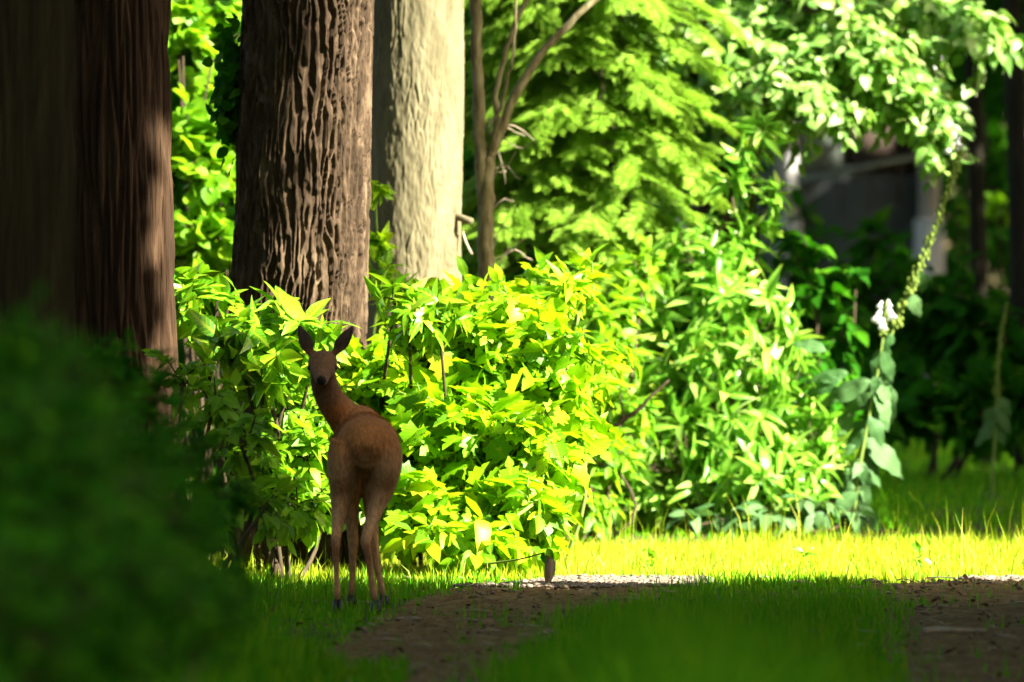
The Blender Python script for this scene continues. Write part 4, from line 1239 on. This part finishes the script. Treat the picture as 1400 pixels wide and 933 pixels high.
# torso, rump nearest the camera
loft([(498, 622, -.065), (499, 616, -.04), (502, 609, .03), (503, 607, .13), (501, 607, .28), (497, 609, .44), (491, 604, .56), (489, 604, .66), (487, 606, .70)],
     (.03, .074, .118, .127, .124, .116, .102, .075, .03), (.04, .075, .106, .112, .122, .138, .150, .115, .04))
# neck and head turned back to the lens
loft([(501, 594, .20), (497, 589, .34), (488, 584, .46), (476, 571, .53)], (.055, .064, .070, .068), (.055, .064, .072, .070))
loft([(500, 625, .52), (490, 596, .56), (472, 572, .53), (454, 550, .47), (444, 528, .42), (441, 508, .40)], (.10, .092, .073, .060, .055, .050), (.12, .10, .080, .066, .058, .052))
loft([(441, 498, .47), (441, 497, .43), (441, 499, .38), (441, 506, .32), (440, 514, .26), (439.5, 520, .215), (439, 523, .195)], (.030, .055, .060, .050, .034, .027, .016), (.028, .052, .057, .048, .034, .026, .015))
# ears
for (bx_, by_, tx_, ty_, wd_) in ((426, 486, 408, 444, .031), (457, 484, 484, 445, .030)):
    a = q(bx_, by_, .41); e = q(tx_, ty_, .40)
    ax = e - a; n_ = 12
    c = np.array([a + ax * s for s in np.linspace(0, 1, n_)])
    pr = np.array([.45, .62, .8, .93, 1.0, 1.0, .96, .86, .72, .54, .34, .12]) * wd_
    dg.tube(c, pr, 14, ry=np.full(n_, .010), frame=nz(np.cross(ax, (0, 1, 0))))
# hind legs: haunch, stifle forward, hock back, cannon, foot
loft([(523, 602, .06), (528, 630, .07), (524, 664, .10), (514, 696, .07), (505, 722, -.01), (500, 742, -.075), (504, 760, -.065), (507, 785, -.045), (511, 812, -.03), (513, 822, -.03)], (.064, .066, .050, .033, .024, .021, .0155, .0125, .015, .012), (.10, .115, .085, .052, .034, .027, .02, .016, .018, .014))
loft([(472, 602, .06), (468, 632, .07), (467, 666, .11), (464, 698, .09), (461, 722, .02), (459, 740, -.04), (459, 760, -.03), (460, 785, -.015), (461, 810, 0), (461.5, 821, 0)], (.060, .061, .049, .033, .023, .0195, .0145, .012, .0145, .012), (.10, .11, .085, .05, .032, .026, .019, .0155, .017, .014))
# forelegs
loft([(484, 630, .52), (481, 660, .52), (479, 690, .52), (481, 716, .51), (483, 744, .50), (482.5, 762, .495), (482, 785, .495), (481, 808, .49), (480.5, 817, .485)], (.055, .050, .036, .026, .022, .0165, .014, .0155, .012), (.08, .075, .05, .033, .025, .019, .015, .017, .014))
loft([(512, 630, .52), (511, 660, .52), (509, 690, .52), (509, 716, .51), (511, 744, .50), (513.5, 762, .495), (517.5, 785, .49), (522, 808, .485), (524, 818, .48)], (.055, .050, .036, .026, .022, .0165, .014, .0155, .012), (.08, .075, .05, .033, .025, .019, .015, .017, .014))
v, t = dg.arr()
tmp = link('body', mesh_tris('body', v, t))
rm_ = tmp.modifiers.new('r', 'REMESH'); rm_.mode = 'VOXEL'; rm_.voxel_size = .0065
sm_ = tmp.modifiers.new('s', 'SMOOTH'); sm_.factor = .5; sm_.iterations = 6
dep = bpy.context.evaluated_depsgraph_get()
bm_ = bpy.data.meshes.new_from_object(tmp.evaluated_get(dep))
bpy.data.objects.remove(tmp)
co = np.zeros(len(bm_.vertices) * 3, np.float32); bm_.vertices.foreach_get('co', co); co = co.reshape(-1, 3)
dst = co[:, 1]; PXv = 700 + co[:, 0] / dst * F; PYv = HZ - (co[:, 2] - CAM_H) / dst * F
hz_ = co[:, 2]


def sstep(a, b2, x_):
    t_ = np.clip((x_ - a) / (b2 - a), 0, 1); return t_ * t_ * (3 - 2 * t_)


fur = np.tile(np.array([.46, .185, .05]), (len(co), 1))
def paint(w, c):
    global fur
    fur = fur * (1 - w[:, None]) + np.array(c) * w[:, None]
head = sstep(.18, .10, np.linalg.norm(co - q(441, 503, .33), axis=1))
paint(head, (.17, .095, .042))
paint(sstep(.70, .55, hz_) * .75, (.52, .32, .15))                       # paler legs
hock = np.exp(-((PYv - 755) / 20) ** 2) * (dst < DD + .2)
paint(hock * .55, (.26, .085, .035))
rear = np.exp(-(((PXv - 490) / 9) ** 2 + ((PYv - 636) / 16) ** 2)) * (dst < DD + .05)
paint(rear * .22, (.26, .16, .09))                                        # pale rump patch
tailp = np.exp(-(((PXv - 477) / 8) ** 2 + ((PYv - 628) / 11) ** 2)) * (dst < DD + .1)
paint(tailp * .25, (.07, .03, .012))
inner = np.exp(-((PXv - 487) / 14) ** 2) * sstep(.62, .54, hz_) * sstep(.36, .46, hz_) * (dst < DD + .2)
paint(inner * .5, (.30, .22, .14))
paint(sstep(590, 560, PYv) * sstep(.80, .86, hz_) * .7, (.24, .115, .046))
throat = np.exp(-(((PXv - 444) / 11) ** 2 + ((PYv - 545) / 13) ** 2)) * (dst < DD + .47)
paint(throat * .6, (.26, .19, .12))
chin = np.exp(-(((PXv - 440) / 6) ** 2 + ((PYv - 531) / 4) ** 2)) * (dst < DD + .3)
paint(chin * .9, (.50, .45, .38))
muz = np.exp(-((np.abs(PXv - 440) - 7) / 3.5) ** 2 - ((PYv - 522) / 5) ** 2) * (dst < DD + .3)
paint(muz * .6, (.34, .27, .20))
nose = sstep(.030, .018, np.linalg.norm(co - q(439, 521, .19), axis=1))
paint(nose, (.012, .010, .009))
cheek = np.exp(-(((PXv - 453) / 7) ** 2 + ((PYv - 516) / 9) ** 2)) * (dst < DD + .42)
paint(cheek * .5, (.20, .15, .10))
ear = sstep(482, 474, PYv)
paint(ear, (.075, .045, .028))
paint(ear * np.clip(np.exp(-((dst - DD - .39) / .006) ** 2), 0, 1) * .4, (.20, .15, .11))
paint(sstep(.085, .05, hz_) * .6, (.06, .04, .025))
ca_ = bm_.color_attributes.new('fur', 'FLOAT_COLOR', 'POINT')
ca_.data.foreach_set('color', np.concatenate([fur, np.ones((len(fur), 1))], 1).astype(np.float32).ravel())
m, nt, b = new_mat('deer_fur'); L = nt.links.new
at_ = N(nt, 'ShaderNodeAttribute'); at_.attribute_name = 'fur'
tc = N(nt, 'ShaderNodeTexCoord'); no = N(nt, 'ShaderNodeTexNoise'); no.inputs['Scale'].default_value = 90; no.inputs['Detail'].default_value = 6
mpn = N(nt, 'ShaderNodeMapping'); mpn.inputs['Scale'].default_value = (1, 1, .35); L(tc.outputs['Object'], mpn.inputs['Vector']); L(mpn.outputs[0], no.inputs['Vector'])
rr = ramp(nt, [(.3, (.62, .60, .58)), (.7, (1.3, 1.3, 1.3))]); L(no.outputs['Fac'], rr.inputs[0])
mx = N(nt, 'ShaderNodeMixRGB', blend_type='MULTIPLY'); mx.inputs[0].default_value = 1; L(at_.outputs['Color'], mx.inputs[1]); L(rr.outputs[0], mx.inputs[2])
L(mx.outputs[0], b.inputs['Base Color']); b.inputs['Roughness'].default_value = .75; b.inputs['Specular IOR Level'].default_value = .2
b.inputs['Sheen Weight'].default_value = .06; b.inputs['Sheen Roughness'].default_value = .4
bp = N(nt, 'ShaderNodeBump'); bp.inputs['Strength'].default_value = .5; bp.inputs['Distance'].default_value = .006; L(no.outputs['Fac'], bp.inputs['Height']); L(bp.outputs[0], b.inputs['Normal'])
co2 = co - np.array(deer.location, np.float32)
bm_.vertices.foreach_set('co', np.ascontiguousarray(co2, np.float32).ravel())
bm_.polygons.foreach_set('use_smooth', np.ones(len(bm_.polygons), bool))
bm_.materials.clear(); bm_.materials.append(m); bm_.update()
link('body', bm_, deer)
# short coat hairs lying back along the body
bm_.calc_loop_triangles()
nr = np.zeros(len(bm_.vertices) * 3, np.float32); bm_.vertices.foreach_get('normal', nr); nr = nr.reshape(-1, 3)
fi = np.where(hz_ > .07)[0]
fi = np.concatenate([fi] * max(1, int(round(60000 / len(fi)))))
p0 = co2[fi] + RNG.normal(0, .0035, (len(fi), 3))
nn_ = nr[fi]
lay = np.tile(np.array([0.05, -.55, -.9]), (len(fi), 1)) + RNG.normal(0, .3, (len(fi), 3))
lay = nz(lay - nn_ * np.sum(lay * nn_, 1, keepdims=True))
dr_ = nz(lay + nn_ * RNG.uniform(.12, .5, (len(fi), 1)))
ln_ = RNG.uniform(.006, .014, len(fi)) * np.where(hz_[fi] < .45, .5, 1) * np.where(PYv[fi] < 530, .55, 1)
sd_ = nz(np.cross(dr_, nn_)) * .0011
hv = np.stack([p0 - sd_, p0 + sd_, p0 + dr_ * ln_[:, None]], 1).reshape(-1, 3)
hm = mesh_tris('coat', hv, np.arange(len(hv)).reshape(-1, 3), smooth=False, mat=m)
fc = np.repeat(fur[fi] * RNG.uniform(.65, 1.45, (len(fi), 1)), 3, axis=0)
ca2 = hm.color_attributes.new('fur', 'FLOAT_COLOR', 'POINT')
ca2.data.foreach_set('color', np.concatenate([fc, np.ones((len(fc), 1))], 1).astype(np.float32).ravel())
ho = link('coat', hm, deer); ho['kind'] = 'stuff'
for (px, py, dy) in ((457, 503, .345), (425, 503, .345)):
    g3 = Geo(); g3.ball(q(px, py, dy), .015, 12, 9); g3.build('eye', M['eye'], deer)
for (px, py, dy) in ((514, 829, -.035), (462, 828, -.003), (480, 822, .48), (525, 823, .475)):
    top_ = q(px, py, dy); zb = float(gh(top_[0], top_[1]))
    for s_ in (-1, 1):
        g3 = Geo()
        zt_ = top_[2] + .012
        g3.tube([(top_[0] + s_ * .008, top_[1] + .004, zt_ + .012), (top_[0] + s_ * .010, top_[1] + .0, (zt_ + zb) / 2), (top_[0] + s_ * .011, top_[1] - .004 + .02, zb)], (.010, .0135, .015), 8, ry=(.012, .018, .024))
        g3.build('hoof', M['hoof'], deer)
